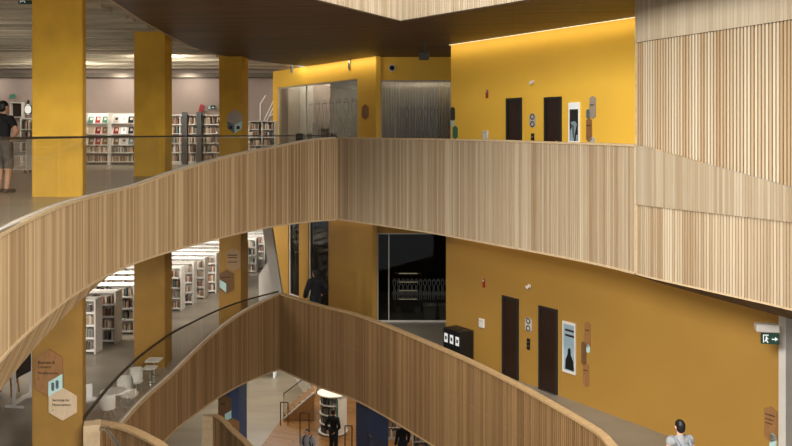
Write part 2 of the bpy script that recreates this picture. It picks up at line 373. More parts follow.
# ------------------------------------------------------------------ yellow wall, built in a frame along the wall
WA = math.atan2(-WD.y, -WD.x)                 # local +X runs to the right along the wall, local -Y faces the void
def wframe(name, px, off=0, z=0):
    p = wall_pt(px, off); return empty(name, (p.x, p.y, z + EYE), WA)
def wall_panel(bm, t0, t1, z0, z1, th=.2):
    a = WP + WD * t0; b = WP + WD * t1; c = (a + b) / 2 - WN * (th / 2)
    box(bm, (c.x, c.y, (z0 + z1) / 2 + EYE), (abs(t1 - t0), th, z1 - z0), WA)
def wall_with_holes(name, xl, xr, z0, z1, holes, mat, label):
    """holes = [(px left, px right, z low, z high)] sorted from left to right"""
    bm = B(); t = wall_t(xl)
    for hl, hr, hz0, hz1 in holes:
        a, b = wall_t(hl), wall_t(hr); wall_panel(bm, t, a, z0, z1)
        if hz0 > z0 + .01: wall_panel(bm, a, b, z0, hz0)
        if hz1 < z1 - .01: wall_panel(bm, a, b, hz1, z1)
        t = b
    wall_panel(bm, t, wall_t(xr), z0, z1)
    return struct(obj(name, bm, mat), label)
HEAD3 = 2.0; HEAD2 = -3.52
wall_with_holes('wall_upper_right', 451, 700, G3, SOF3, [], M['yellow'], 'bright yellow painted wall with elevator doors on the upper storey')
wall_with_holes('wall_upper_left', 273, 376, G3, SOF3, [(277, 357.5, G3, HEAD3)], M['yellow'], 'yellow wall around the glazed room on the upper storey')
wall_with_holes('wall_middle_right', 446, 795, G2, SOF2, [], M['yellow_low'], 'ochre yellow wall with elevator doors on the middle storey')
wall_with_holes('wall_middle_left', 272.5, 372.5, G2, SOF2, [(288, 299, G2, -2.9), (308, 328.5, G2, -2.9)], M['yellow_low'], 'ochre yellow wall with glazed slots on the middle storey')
def alcove(suffix, z0, z1, head, mat, xl, xg0, xg1, ZA):
    bm = B(); xr = 470
    X = lambda px: (px - CX) * ZA / F
    box(bm, W((X(xl) + X(xg0)) / 2, ZA + .1, (z0 + z1) / 2), (X(xg0) - X(xl), .2, z1 - z0))
    box(bm, W((X(xg0) + X(xr)) / 2, ZA + .1, (head + z1) / 2), (X(xr) - X(xg0), .2, z1 - head))
    return struct(obj('wall_' + suffix + '_alcove', bm, mat), None)
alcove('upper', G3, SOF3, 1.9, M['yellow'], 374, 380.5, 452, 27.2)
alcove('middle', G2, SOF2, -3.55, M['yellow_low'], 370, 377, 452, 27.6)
# cove light strip where the upper wall meets the soffit
for nm, a, b in (('trim_5', 451, 637),):
    bm = B(); t0, t1 = wall_t(a), wall_t(b); c = WP + WD * (t0 + t1) / 2 + WN * .06
    box(bm, (c.x, c.y, SOF3 - .012 + EYE), (abs(t1 - t0), .04, .012), WA); struct(obj(nm, bm, M['led']), 'thin lit cove strip along the top of the yellow wall')
# pale post and dark recess at the right end of the middle storey
p = wall_pt(789.5, .12); bm = B(); box(bm, (p.x, p.y, (G2 + SOF2) / 2 - .3 + EYE), (.14, .3, 4.6), WA); struct(obj('trim_7', bm, M['offwhite']), 'pale grey door post at the right end of the ochre wall')
bm = B(); wall_panel(bm, wall_t(795), wall_t(795) - 4, G2, SOF2); struct(obj('wall_middle_end', bm, M['char']), None)

# elevator doors
def elevator(name, xl, xr, ztop, zfloor, label):
    h = ztop - zfloor; t0, t1 = wall_t(xl), wall_t(xr); w = abs(t1 - t0); px = (xl + xr) / 2
    c = WP + WD * (t0 + t1) / 2
    bm = B()
    for sx in (-1, 1): box(bm, (sx * (w / 2 - .03), -.02, h / 2), (.06, .06, h))
    box(bm, (0, -.02, h - .03), (w - .12, .06, .06))
    e = obj(name, bm, M['char']); e.location = (c.x, c.y, zfloor + EYE); e.rotation_euler = (0, 0, WA)
    bm = B(); box(bm, (0, -.006, h / 2 - .02), (w - .12, .02, h - .06)); obj('door_leaf', bm, M['door'], e)
    if zfloor == G3:
        bm = B(); box(bm, (w * .22, -.03, 1.0), (.05, .03, .09), 0, 0, .008); obj('handle', bm, M['steel'], e)
    bm = B(); box(bm, (0, -.05, .004), (w, .1, .008)); obj('threshold', bm, M['steel'], e)
    return struct(e, label)
elevator('door_1', 507, 522.3, wall_z(514, 98), G3, 'dark bronze elevator door, upper storey, left one')
elevator('door_2', 545, 562, wall_z(553, 97), G3, 'dark bronze elevator door, upper storey, beside the poster')
elevator('door_3', 503, 519, wall_z(511, 297), G2, 'dark bronze elevator door, middle storey, left one')
elevator('door_4', 539.5, 558, wall_z(549, 307.5), G2, 'dark bronze elevator door, middle storey, beside the framed poster')

# glazed rooms
def ornament(bm, x, z0, z1, w, th=.02):
    """etched ogee figure: upright, two bulges and bars"""
    def line(pts):
        for a, b in zip(pts, pts[1:]):
            d = math.hypot(b[0] - a[0], b[1] - a[1]); box(bm, ((a[0] + b[0]) / 2, 0, (a[1] + b[1]) / 2), (d, .004, th), 0, 0, 0, 0, -math.atan2(b[1] - a[1], b[0] - a[0]))
    h = z1 - z0
    for s in (-1, 1):
        line([(x + s * w * f, z0 + h * g) for f, g in ((.25, 0), (.25, .12), (.5, .3), (.15, .5), (.15, .62), (.4, .75), (.4, .9), (.1, 1))])
    line([(x - w * .4, z0 + h * .9), (x + w * .4, z0 + h * .9)]); line([(x, z0 + h * .2), (x + w * .2, z0 + h * .3), (x, z0 + h * .4), (x - w * .2, z0 + h * .3), (x, z0 + h * .2)])
def glazing(name, loc, rz, w, h, matg, label, mull=(), pat=None):
    bm = B()
    for sx in (-1, 1): box(bm, (sx * (w / 2 - .025), 0, h / 2), (.05, .08, h))
    box(bm, (0, 0, h - .025), (w - .1, .08, .05)); box(bm, (0, 0, .03), (w - .1, .08, .06))
    for x in mull: box(bm, (x, 0, h / 2), (.03, .05, h - .1))
    o = obj(name, bm, M['offwhite']); o.location = loc; o.rotation_euler = (0, 0, rz)
    bm = B(); box(bm, (0, 0, h / 2), (w - .1, .012, h - .1)); obj('pane', bm, matg, o)
    if pat:
        bm = B(); n, z0, z1, x0, x1 = pat
        for i in range(n): ornament(bm, x0 + (x1 - x0) * (i + .5) / n, z0, z1, (x1 - x0) / n * .8)
        q = obj('etched_pattern', bm, M['film'] if matg is not M['glass_dark'] else M['dgrey'], o); q.location = (0, -.012, 0)
    return struct(o, label)
a, b = wall_t(277), wall_t(357.5); c = WP + WD * (a + b) / 2 - WN * .1; w1 = abs(a - b)
glazing('window_1', (c.x, c.y, G3 + EYE), WA, w1, HEAD3 - G3, M['glass_room'], 'glazed front of the room in the yellow wall, upper storey', (-w1 * .12,), (7, 1.1, 2.55, -w1 * .1, w1 / 2 - .1))
ZA = 27.2; X0, X1 = (380.5 - CX) * ZA / F, (452 - CX) * ZA / F
glazing('window_2', W((X0 + X1) / 2, ZA + .08, G3), 0, X1 - X0, 1.9 - G3, M['glass_room'], 'glazed alcove with curtain on the upper storey', (-.75,), (8, .9, 2.2, -.7, (X1 - X0) / 2 - .1))
ZB = 27.6; X2, X3 = (377 - CX) * ZB / F, (452 - CX) * ZB / F
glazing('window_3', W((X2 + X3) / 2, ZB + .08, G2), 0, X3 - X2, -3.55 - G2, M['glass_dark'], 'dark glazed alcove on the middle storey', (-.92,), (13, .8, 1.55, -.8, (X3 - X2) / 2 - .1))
for nm, xl, xr, lb in (('window_4', 288, 299, 'narrow glazed slot in the ochre wall'), ('window_5', 308, 328.5, 'wider dark glazed slot behind the leaning person')):
    a, b = wall_t(xl), wall_t(xr); c = WP + WD * (a + b) / 2 - WN * .1
    glazing(nm, (c.x, c.y, G2 + EYE), WA, abs(a - b), -2.9 - G2, M['glass_dark'], lb)
# what stands behind the glazing
bm = B(); box(bm, W(.9, 28.6, .35), (4.4, .05, 3.1)); 
for i in range(44): box(bm, W(-1.2 + i * .1, 28.5, .3), (.05, .09, 3.0), 0, 0, .01)
tag(obj('curtain', bm, M['curtain']), 'grey pleated curtain hanging behind the glazed alcove of the upper storey', 'curtain')
def room_wall(name, X0, Z0, X1, Z1, z0, z1, mat):
    d = math.hypot(X1 - X0, Z1 - Z0); bm = B(); box(bm, W((X0 + X1) / 2, (Z0 + Z1) / 2, (z0 + z1) / 2), (d, .1, z1 - z0), math.atan2(Z1 - Z0, X1 - X0)); return struct(obj(name, bm, mat))
room_wall('wall_upper_room', -5.2, 38, 4, 38, G3, SOF3 + .2, M['concrete2'])
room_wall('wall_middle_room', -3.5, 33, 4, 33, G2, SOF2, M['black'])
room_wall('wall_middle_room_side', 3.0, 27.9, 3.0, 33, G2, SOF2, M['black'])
p = at(301, 110, 34.5); bm = B(); box(bm, W(p.x, 34.5, .5), (1.1, .3, 3.4)); box(bm, W(p.x, 34.3, .5), (.03, .12, 3.3)); struct(obj('trim_8', bm, M['offwhite']), 'pale panel inside the glazed room')

# ------------------------------------------------------------------ columns
def column(name, px0, pxf, px1, Z, zlo, zhi, mat, label, frontw=None):
    """front face from px0 to pxf at depth Z, the right flank runs back to px1"""
    x0, xf = (px0 - CX) * Z / F, (pxf - CX) * Z / F; w = xf - x0
    d = w
    k = (px1 - CX) / F                       # back right corner lies on this ray
    bm = B(); yb = Z + d; xb = k * yb
    a = [(x0, Z), (xf, Z), (xb, yb), (x0 + (xb - xf), yb)]
    lo = [bm.verts.new(W(x, y, zlo)) for x, y in a]; hi = [bm.verts.new(W(x, y, zhi)) for x, y in a]
    bm.faces.new(lo[::-1]); bm.faces.new(hi)
    for i in range(4): bm.faces.new((lo[i], lo[(i + 1) % 4], hi[(i + 1) % 4], hi[i]))
    bmesh.ops.bevel(bm, geom=[e for e in bm.edges if abs(e.verts[0].co.z - e.verts[1].co.z) > 1], offset=.015, segments=2, affect='EDGES')
    return tag(struct(obj(name, bm, mat)), label, 'column')
Z1c, Z2c, Z3c = 14.95, 22.2, 27.0
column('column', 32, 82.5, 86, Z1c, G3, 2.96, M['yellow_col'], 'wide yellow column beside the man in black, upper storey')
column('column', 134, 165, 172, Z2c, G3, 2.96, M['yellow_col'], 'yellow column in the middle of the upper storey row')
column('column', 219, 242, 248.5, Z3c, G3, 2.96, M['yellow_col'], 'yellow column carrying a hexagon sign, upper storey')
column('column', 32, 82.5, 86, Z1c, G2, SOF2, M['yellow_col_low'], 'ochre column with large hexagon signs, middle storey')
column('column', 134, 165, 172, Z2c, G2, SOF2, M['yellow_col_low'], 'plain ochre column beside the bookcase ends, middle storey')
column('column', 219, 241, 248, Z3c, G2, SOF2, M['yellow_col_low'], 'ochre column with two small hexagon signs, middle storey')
column('column', 218, 239, 247, Z3c, G1, SOF1, M['blue'], 'dark blue column with hexagon signs on the ground floor')
bm = B(); box(bm, W(-.85, 27.4, (G1 + SOF1) / 2), (.82, .82, SOF1 - G1), math.radians(38), 0, 0); tag(struct(obj('column', bm, M['blue'])), 'dark blue column beside the standing person on the ground floor', 'column')

# slanted concrete braces
def brace(p0, p1, w, label, mat=None):
    bm = B(); d = (p1 - p0); c = (p0 + p1) / 2
    vs = []
    for p in (p0, p1):
        vs.append([bm.verts.new(p + Vector((sx * w / 2, sy * w / 2, 0))) for sx, sy in ((-1, -1), (1, -1), (1, 1), (-1, 1))])
    bm.faces.new(vs[0]); bm.faces.new(vs[1][::-1])
    for i in range(4): bm.faces.new((vs[0][i], vs[0][(i + 1) % 4], vs[1][(i + 1) % 4], vs[1][i]))
    return tag(struct(obj('slanted_column', bm, mat or M['concrete2'])), label, 'column')
b1 = at(281.5, 318, 28.6); b1.z = G2 + EYE; b0 = at(265, 218, 28.6); b0.z = SOF2 + EYE
brace(b1, b0, .34, 'slanted pale concrete column beside the ochre wall', M['offwhite'])
p = at(311, 400, 36); p.z = G1 + EYE; p2 = at(290, 360, 36); brace(p, p2, .4, 'slanted pale column on the ground floor behind the glass stair guard', M['offwhite'])
bm = B(); p = at(267, 300, 29.3); prism(bm, [(-.34, 0), (.3, 0), (.3, 2.05), (.12, 2.05), (-.34, 1.35)], .2)
o = obj('low_partition', bm, M['offwhite']); o.location = (p.x, p.y + .35, G2 + EYE); tag(o, 'pale low partition with a sloping top beside the slanted column', 'partition')

# ------------------------------------------------------------------ glass balustrades
def balustrade(name, pts, off, ztop, label, npan):
    e = empty(name, W(pts[0][0], pts[0][1], pts[0][2]))
    q = spline(pts, .12); per = max(2, len(q) // npan)
    M4 = Matrix.Translation(-e.location)
    for k in range(0, len(q) - 1, per):
        seg = q[k:k + per + 1]
        if len(seg) < 2: continue
        s2 = [tuple(seg[0][j] + (seg[1][j] - seg[0][j]) * .12 for j in range(4))] + seg[1:-1] + [tuple(seg[-1][j] + (seg[-2][j] - seg[-1][j]) * .12 for j in range(4))]
        bm = B(); ribbon(bm, s2, 1, off, lambda p: p[2] + .02, off, lambda p: max(ztop, p[2] + .03)); bm.transform(M4); obj('glass_panel', bm, M['glass'], e)
    bm = B(); thick_ribbon(bm, q, 1, off - .028, off + .028, lambda p: ztop - .012, lambda p: ztop + .026); bm.transform(M4); obj('handrail', bm, M['rail'], e)
    bm = B(); thick_ribbon(bm, q, 1, off - .03, off + .03, lambda p: p[2] + .008, lambda p: p[2] + .03); bm.transform(M4); obj('base_channel', bm, M['offwhite'], e)
    return tag(e, label, 'balustrade')
balustrade('glass_balustrade', UL[:-1] + [(-1.95, 25.43, -.12, -2.82)], .07, -.065, 'curved clear glass balustrade with dark handrail on the upper storey', 16)
balustrade('glass_balustrade', LL, .07, -5.6, 'curved clear glass balustrade with dark handrail on the middle storey', 10)

# ------------------------------------------------------------------ signs and fittings
def hexpoly(w, h):
    k = w / 2 * .577
    return [(0, -h / 2), (w / 2, -h / 2 + k), (w / 2, h / 2 - k), (0, h / 2), (-w / 2, h / 2 - k), (-w / 2, -h / 2 + k)]
def cluster(name, loc, rz, plates, label, group=None):
    """plates: (x, z, w, h, material, lines, part) with lines = [(string, size, dx, dz)]; or (polygon, material, part)"""
    e = empty(name, loc, rz)
    for q in plates:
        bm = B()
        if len(q) == 3:
            prism(bm, q[0], .028); obj(q[2], bm, q[1], e); continue
        x, z, w, h, m, lines, part = q
        prism(bm, [(x + a, z + b) for a, b in hexpoly(w, h)], .02); o = obj(part, bm, m, e)
        for s_, sz, dx, dz in lines: text(s_, sz, (x + dx, -.022, z + dz), o, M['ink'])
    return tag(e, label, 'sign', group)
# the column front faces sit 2 mm behind their signs
s1 = F / Z1c; p = at(56, 385, Z1c - .004)
P1 = lambda x, y: ((x - 56) / s1, -(y - 385) / s1)
hx, hz = P1(49, 372.5); lx, lz = P1(63, 404)
cluster('hexagon_sign', p, 0, [
    (hx, hz, 28 / s1, 47 / s1, M['ply'], [('Business &', .078, -.21, .175), ('Careers', .078, -.21, .09), ('Workrooms', .078, -.21, -.03), ('v', .07, -.21, -.13)], 'hexagon_panel'),
    ([P1(49, 381.5), P1(63, 373.5), P1(63, 388), P1(49, 396)], M['mint'], 'rhombus_tile'),
    (lx, lz, 28 / s1, 32.5 / s1, M['ply_pale'], [('Services for', .072, -.2, .06), ('Newcomers', .072, -.2, -.03), ('v', .06, -.2, -.13)], 'pale_hexagon_panel')],
    'large brown and pale hexagon sign on the nearest ochre column, Business & Careers')
sg = [o for o in bpy.data.objects if o.name.startswith('rhombus_tile')][-1]
for i, (dx, dy) in enumerate([(-3.2, 1.6), (2.2, -1.6), (-3.2, 6.6), (2.2, 3.6)]):
    bm = B(); cx, cz = P1(56 + dx * .8, 383.2 + dy * .7); prism(bm, [(cx - .03, cz - .02), (cx - .02, cz - .05), (cx + .02, cz - .05), (cx + .03, cz - .02), (cx + .03, cz + .03), (cx, cz + .05), (cx - .03, cz + .03)], .003)
    o = obj('pictogram', bm, M['slate'], sg); o.location = (0, -.028, 0)
s3 = F / Z3c; P3 = lambda x, y, cx, cy: ((x - cx) / s3, -(y - cy) / s3)
p = at(231, 120, Z3c - .004)
f = lambda x, y: P3(x, y, 231, 120)
cluster('hexagon_sign', p, 0, [
    ([f(227.5, 115), f(235, 109), f(242, 114.5), f(242, 121), f(235, 125), f(227.5, 121)], M['ply_grey'], 'hexagon_panel'),
    ([f(227.5, 121), f(234.6, 125), f(234.6, 133.5), f(227.5, 128.5)], M['slate'], 'rhombus_tile'),
    ([f(234.6, 125), f(242, 121), f(242, 128.5), f(234.6, 133.5)], M['mint'], 'rhombus_tile')],
    'tan hexagon sign with grey and mint lower halves on the third yellow column')
o = bpy.data.objects['hexagon_panel.001']; text('~Business', .085, (f(229, 116)[0], -.022, f(0, 116.5)[1]), o, M['ink'])
for k, (x, y) in enumerate(((231, 127.5), (238.3, 127.5))):
    o = bpy.data.objects['rhombus_tile.00%d' % (k + 1)]; bm = B(); cx, cz = f(x, y)
    prism(bm, [(cx - .06, cz - .06), (cx + .06, cz - .05), (cx + .05, cz + .05), (cx - .05, cz + .06)], .003); q = obj('pictogram', bm, M['ink'], o); q.location = (0, -.028, 0)
f = lambda x, y: P3(x, y, 230, 270)
p = at(230, 270, Z3c - .004); a, b = f(233.5, 259.5); c, d = f(226.5, 281.5)
cluster('hexagon_sign', p, 0, [(a, b, 14 / s3, 24 / s3, M['ply_mid'], [('~Elevators', .075, -.2, .14), ('~Teen Centre', .06, -.2, .06), ('~Study Rooms', .06, -.2, -.1)], 'hexagon_panel')],
        'pale brown upper hexagon sign on the third ochre column')
cluster('hexagon_sign', p, 0, [(c, d, 13.5 / s3, 24 / s3, M['ply_dark'], [('~Collections', .062, -.2, .14)], 'hexagon_panel'),
    ([f(219.8, 279.5), f(226.4, 283.5), f(226.4, 292.5), f(219.8, 287)], M['mint'], 'rhombus_tile')], 'dark brown lower hexagon sign with a mint corner on the third ochre column')
f = lambda x, y: P3(x, y, 230, 410); p = at(230, 410, Z3c - .004)
a, b = f(225, 407); c, d = f(233, 428)
cluster('hexagon_sign', p, 0, [(a, b, 13 / s3, 24 / s3, M['ply_dark'], [('~Visit', .07, -.16, .1)], 'hexagon_panel'), ([f(225, 414), f(231.5, 410), f(231.5, 418), f(225, 421)], M['mint'], 'rhombus_tile'),
    (c, d, 12.5 / s3, 20 / s3, M['ply'], [('~Stairs', .07, -.16, .05)], 'hexagon_panel')], 'brown hexagon sign with a mint tile on the dark blue column')

def on_wall(px, py, off=.003):
    p = wall_pt(px, off); return Vector((p.x, p.y, wall_z(px, py) + EYE))
def wscale(px):                     # pixels per metre across and up at this place on the wall
    p = wall_pt(px); up = F / p.y
    a = wall_pt(px); b = a - WD * .1
    return (abs((b.x / b.y - a.x / a.y) * F) * 10, up)
def wall_cluster(px, py, plates, label):
    e = empty('hexagon_sign', on_wall(px, py), WA); sx, sz = wscale(px)
    for x, y, w, h, m, lines in plates:
        bm = B(); a, b = (x - px) / sx, -(y - py) / sz
        prism(bm, [(a + u, b + v) for u, v in hexpoly(w / sx, h / sz)], .02); o = obj('hexagon_panel', bm, m, e)
        for s_, sz_, dx, dz in lines: text(s_, sz_ * .62, (a - .4 * w / sx, -.022, b + dz), o, M['ink'])
    return tag(e, label, 'sign')
wall_cluster(453.5, 122, [(453, 114, 4.2, 14.5, M['char'], []), (453, 123.5, 3.2, 7, M['mint'], []), (455.5, 132.5, 4.6, 13.5, M['jade'], [])], 'dark and green hexagon sign at the left edge of the bright yellow wall')
wall_cluster(590, 118, [(593, 107.5, 6, 23, M['ply_grey'], [('~Music', .08, -.12, .05)]), (588.5, 114, 3.6, 10, M['slate'], []), (589.5, 130, 5.6, 24, M['ply'], [('~Local', .08, -.12, .1)]), (592.8, 141.5, 5.2, 10, M['offwhite'], [])], 'tall brown and grey hexagon sign right of the elevators, upper storey')
wall_cluster(587, 355, [(587.8, 334.5, 5.6, 26, M['ply'], [('~Music', .08, -.12, .1)]), (588.5, 348, 3.2, 9, M['mint'], []), (584.2, 354, 4.8, 24, M['ply_dark'], []), (586.4, 375, 5.6, 24, M['ply'], [('~Story', .08, -.12, .1)])], 'tall brown hexagon sign right of the framed poster, middle storey')
wall_cluster(365.5, 112, [(365.5, 112, 6.5, 16, M['ply'], [])], 'small brown hexagon plate right of the glazed room, upper storey')
wall_cluster(771, 428, [(771, 424, 13, 36, M['ply'], [('~Elevators', .07, -.14, .17), ('~Washrooms', .06, -.14, .08), ('~Programs', .06, -.14, -.0)]), (773.5, 441, 7, 18, M['mint'], [])], 'brown hexagon sign with a pale corner beside the pale door post')
for y, g, lb in ((120.5, 'upper', 'pale hexagon plate with a grey emblem between the upper elevator doors'), (324.5, 'lower', 'pale hexagon plate with a grey emblem between the middle elevator doors')):
    px = 533 if g == 'upper' else 528.8
    o = wall_cluster(px, y, [(px, y, 6.4, 15, M['offwhite'], [])], lb); pl = o.children[0]
    for dz in (.1, -.1):
        bm = B(); lathe(bm, [(.05, 0), (.05, .006), (.085, .006), (.085, 0)], n=18); bm.transform(Matrix.Rotation(PI / 2, 4, 'X')); q = obj('emblem_ring', bm, M['dgrey'], pl); q.location = (0, -.02, dz)
# posters
def poster(px0, px1, ytop, ybot, label, dark):
    px = (px0 + px1) / 2; sx, sz = wscale(px); w = (px1 - px0) / sx; h = (ybot - ytop) / sz
    e = empty('wall_poster', on_wall(px, (ytop + ybot) / 2), WA)
    bm = B()
    for s_ in (-1, 1): box(bm, (s_ * (w / 2 - .012), -.02, 0), (.024, .04, h)); box(bm, (0, -.02, s_ * (h / 2 - .03)), (w - .07, .04, .06))
    if dark: box(bm, (0, -.02, h / 2 - .11), (w - .07, .04, .12))
    obj('frame', bm, M['signwhite'] if dark else M['white'], e)
    bm = B(); box(bm, (0, -.012, 0), (w - .048, .02, h - .1)); pn = obj('print', bm, M['char'] if dark else M['screen'], e)
    bm = B()
    if dark:
        u = lambda P_: [(x * w * 1.7, z * h * .5) for x, z in P_]; prism(bm, u([(-.22, -.75), (-.02, -.75), (.06, -.3), (.16, .1), (.05, .25), (-.2, .2), (-.1, 0), (-.2, -.2)]), .004); prism(bm, u([(.1, -.75), (.2, -.75), (.22, -.4), (.12, -.45)]), .004)
        o = obj('picture', bm, M['screen'], pn); o.location = (0, -.022, -.08)
        bm = B(); prism(bm, u([(-.12, .1), (.02, .02), (.02, -.5), (-.05, -.62), (-.1, -.3)]), .003); o = obj('figure', bm, M['slate'], pn); o.location = (0, -.027, -.08)
    else:
        prism(bm, [(x * w * 1.5, z * h * .62) for x, z in [(-.2, -.7), (.26, -.7), (.22, -.4), (.1, -.22), (.09, -.05), (.02, .0), (-.06, -.06), (-.07, -.22), (-.18, -.4)]], .004)
        o = obj('silhouette', bm, M['black'], pn); o.location = (0, -.022, 0)
        text('~Yours', .12, (-w / 2 + .08, -.023, h / 2 - .24), pn, M['ink']); text('~story', .12, (-w / 2 + .08, -.023, h / 2 - .37), pn, M['ink'])
    return tag(e, label, 'poster')
poster(569.5, 580, 102.5, 143.5, 'dark backlit poster in a white frame beside the upper elevator doors', True)
poster(563.3, 576, 322, 373, 'framed poster with a dark silhouette on pale blue beside the middle elevator doors', False)
# small wall fittings
def fitting(name, px, py, builder, label, cat):
    e = empty(name, on_wall(px, py), WA); builder(e); e.scale = (.5 if cat == 'camera' else .72,) * 3; return tag(e, label, cat)
def alarm(e):
    bm = B(); box(bm, (0, -.025, 0), (.12, .05, .34), 0, 0, .01); obj('housing', bm, M['red'], e)
    bm = B(); box(bm, (0, -.06, .1), (.07, .03, .08), 0, 0, .01); obj('strobe', bm, M['offwhite'], e)
def dome(e):
    bm = B(); box(bm, (0, -.02, .04), (.2, .04, .16), 0, 0, .01); obj('bracket', bm, M['white'], e)
    bm = B(); lathe(bm, [(.001, -.14), (.06, -.12), (.1, -.06), (.11, 0), (.1, .05), (.001, .06)], (0, -.15, 0), 16); obj('dome', bm, M['white'], e, True)
def panelbox(e):
    bm = B(); box(bm, (0, -.04, 0), (.3, .08, .36), 0, 0, .015); obj('casing', bm, M['white'], e)
    bm = B(); box(bm, (0, -.085, .1), (.2, .01, .05)); obj('slot', bm, M['offwhite'], e)
def button(e):
    bm = B(); box(bm, (0, -.015, 0), (.16, .03, .42), 0, 0, .006); obj('plate', bm, M['black'], e)
    for z in (.08, -.06):
        bm = B(); lathe(bm, [(.03, 0), (.03, .012), (.001, .014)], n=12); bm.transform(Matrix.Rotation(PI / 2, 4, 'X')); o = obj('button', bm, M['steel'], e); o.location = (0, -.03, z)
def ogee(e):
    bm = B(); box(bm, (0, -.04, 0), (.14, .08, .5), 0, 0, .03); obj('body', bm, M['steel'], e)
    bm = B(); box(bm, (0, -.09, -.02), (.08, .02, .3), 0, 0, .01); obj('grille', bm, M['black'], e)
fitting('wall_mounted_alarm', 487.5, 94, alarm, 'small red fire alarm on the bright upper yellow wall', 'fire alarm')
fitting('wall_mounted_alarm', 484.3, 283, alarm, 'small red fire alarm on the middle storey ochre wall', 'fire alarm')
fitting('wall_mounted_camera', 533, 82.5, dome, 'white dome fitting above the upper elevator doors', 'camera')
fitting('wall_mounted_camera', 529.5, 286.5, dome, 'white dome fitting above the middle elevator doors', 'camera')
fitting('wall_mounted_dispenser', 486.3, 135, panelbox, 'white wall box left of the upper elevator doors', 'dispenser')
fitting('wall_mounted_dispenser', 482.5, 323, panelbox, 'white wall box above the black bin', 'dispenser')
fitting('wall_mounted_call_button', 533, 139, button, 'black elevator call button plate on the upper storey', 'call button')
fitting('wall_mounted_call_button', 528.8, 344, button, 'black elevator call button plate on the middle storey', 'call button')
fitting('wall_mounted_speaker', 292.5, 69, ogee, 'left of two small grey speakers above the glazed room', 'speaker')
fitting('wall_mounted_speaker', 350, 65, ogee, 'right of two small grey speakers above the glazed room', 'speaker')
p = at(392, 68, 27.18); e = empty('wall_mounted_dome_camera', p)
bm = B(); lathe(bm, [(.13, 0), (.13, .05), (.001, .05)], n=18); bm.transform(Matrix.Rotation(PI / 2, 4, 'X')); obj('collar', bm, M['white'], e)
bm = B(); lathe(bm, [(.09, .05), (.085, .1), (.05, .15), (.001, .17)], n=18); bm.transform(Matrix.Rotation(PI / 2, 4, 'X')); obj('dome', bm, M['black'], e, True)
tag(e, 'black and white dome camera above the glazed alcove', 'camera')
p = at(424, 56, 22.5); e = empty('hanging_projector', p)
bm = B(); box(bm, (0, 0, 0), (.3, .35, .22), 0, 0, .03); obj('body', bm, M['dgrey'], e)
bm = B(); tube(bm, [(0, 0, .1), (0, 0, SOF3 + EYE - p.z)], .03); obj('stem', bm, M['dgrey'], e)
tag(e, 'dark grey projector hanging from the timber soffit', 'projector')
# exit signs
def exit_sign(loc, rz, w, h, label, hood=True):
    e = empty('exit_sign', loc, rz)
    bm = B(); box(bm, (0, 0, 0), (w, .06, h), 0, 0, .006); obj('panel', bm, M['green'], e)
    bm = B(); a = w / 2
    prism(bm, [(a * .15, .03 * h), (a * .5, .03 * h), (a * .5, .2 * h), (a * .82, 0), (a * .5, -.2 * h), (a * .5, -.07 * h), (a * .15, -.07 * h)], .004); o = obj('arrow', bm, M['signwhite'], e); o.location = (0, -.031, 0)
    bm = B(); k = h
    prism(bm, [(-a * .8, -.38 * k), (-a * .8, .38 * k), (-a * .72, .38 * k), (-a * .72, -.38 * k)], .004)
    prism(bm, [(-a * .8, .38 * k), (-a * .2, .38 * k), (-a * .2, .3 * k), (-a * .8, .3 * k)], .004)
    prism(bm, [(-a * .5, .2 * k), (-a * .36, .22 * k), (-a * .36, .1 * k), (-a * .2, .0), (-a * .3, -.04 * k), (-a * .38, 0), (-a * .36, -.14 * k), (-a * .22, -.36 * k), (-a * .34, -.36 * k), (-a * .46, -.16 * k), (-a * .62, -.3 * k), (-a * .66, -.24 * k), (-a * .52, -.06 * k)], .004)
    o = obj('running_figure', bm, M['signwhite'], e); o.location = (0, -.031, 0)
    if hood:
        bm = B(); box(bm, (-.04, .05, h / 2 + .09), (w * 1.3, .2, .15), 0, 0, .02); obj('housing', bm, M['offwhite'], e)
    return tag(e, label, 'exit sign')
exit_sign(at(770, 338.5, 14.5), math.radians(-12), .32, .2, 'green and white running figure exit sign by the pale door post')
exit_sign(at(28.5, -.5, 16.6), 0, .42, .2, 'green exit sign hanging from the ceiling behind the first yellow column')
exit_sign(at(211.5, 107.5, 34.6), math.radians(-10), .34, .2, 'small pale exit sign on the far wall right of the dark posts', False)
bm = B(); box(bm, (0, 0, 0), (.2, .05, .36), 0, 0, .01, 0, .3); o = obj('wall_mounted_sign', bm, M['red']); o.location = at(201.5, 108.5, 34.7); tag(o, 'small red sign on the far wall beside the pale exit sign', 'sign')
bm = B(); prism(bm, [(-.14, -.1), (.14, -.06), (.12, .12), (-.1, .08)], .03); o = obj('wall_mounted_sign', bm, M['jade']); o.location = at(12.5, 96.5, 34.8); tag(o, 'small green sign on the far wall above the head of the man', 'sign')

# ------------------------------------------------------------------ upper library
struct(obj('wall_back', box(B(), W(-15, 35, .87), (24, .2, 4.2)), M['greige']), 'greige far wall of the upper library')
bm = B(); box(bm, W(-15, 34.5, 2.62), (24, .5, .2)); struct(obj('trim_9', bm, M['beam']), 'dark beam along the top of the far wall')
e = empty('wall_mounted_lattice', at(268, 115, 34.85)); bm = B()
for a, b in (((-.35, -.6), (.3, .75)), ((-.35, -.6), (-.35, .5)), ((-.1, .9), (-.35, .5)), ((-.2, -.55), (.3, .45)), ((.3, -.9), (-.35, -.6)), ((.3, .1), (.02, -.1))):
    d = math.hypot(b[0] - a[0], b[1] - a[1]); box(bm, ((a[0] + b[0]) / 2, -.02, (a[1] + b[1]) / 2), (d, .04, .05), 0, 0, 0, 0, -math.atan2(b[1] - a[1], b[0] - a[0]))
obj('bars', bm, M['white'], e); tag(e, 'white angular lattice on the far wall left of the glazed room', 'lattice')

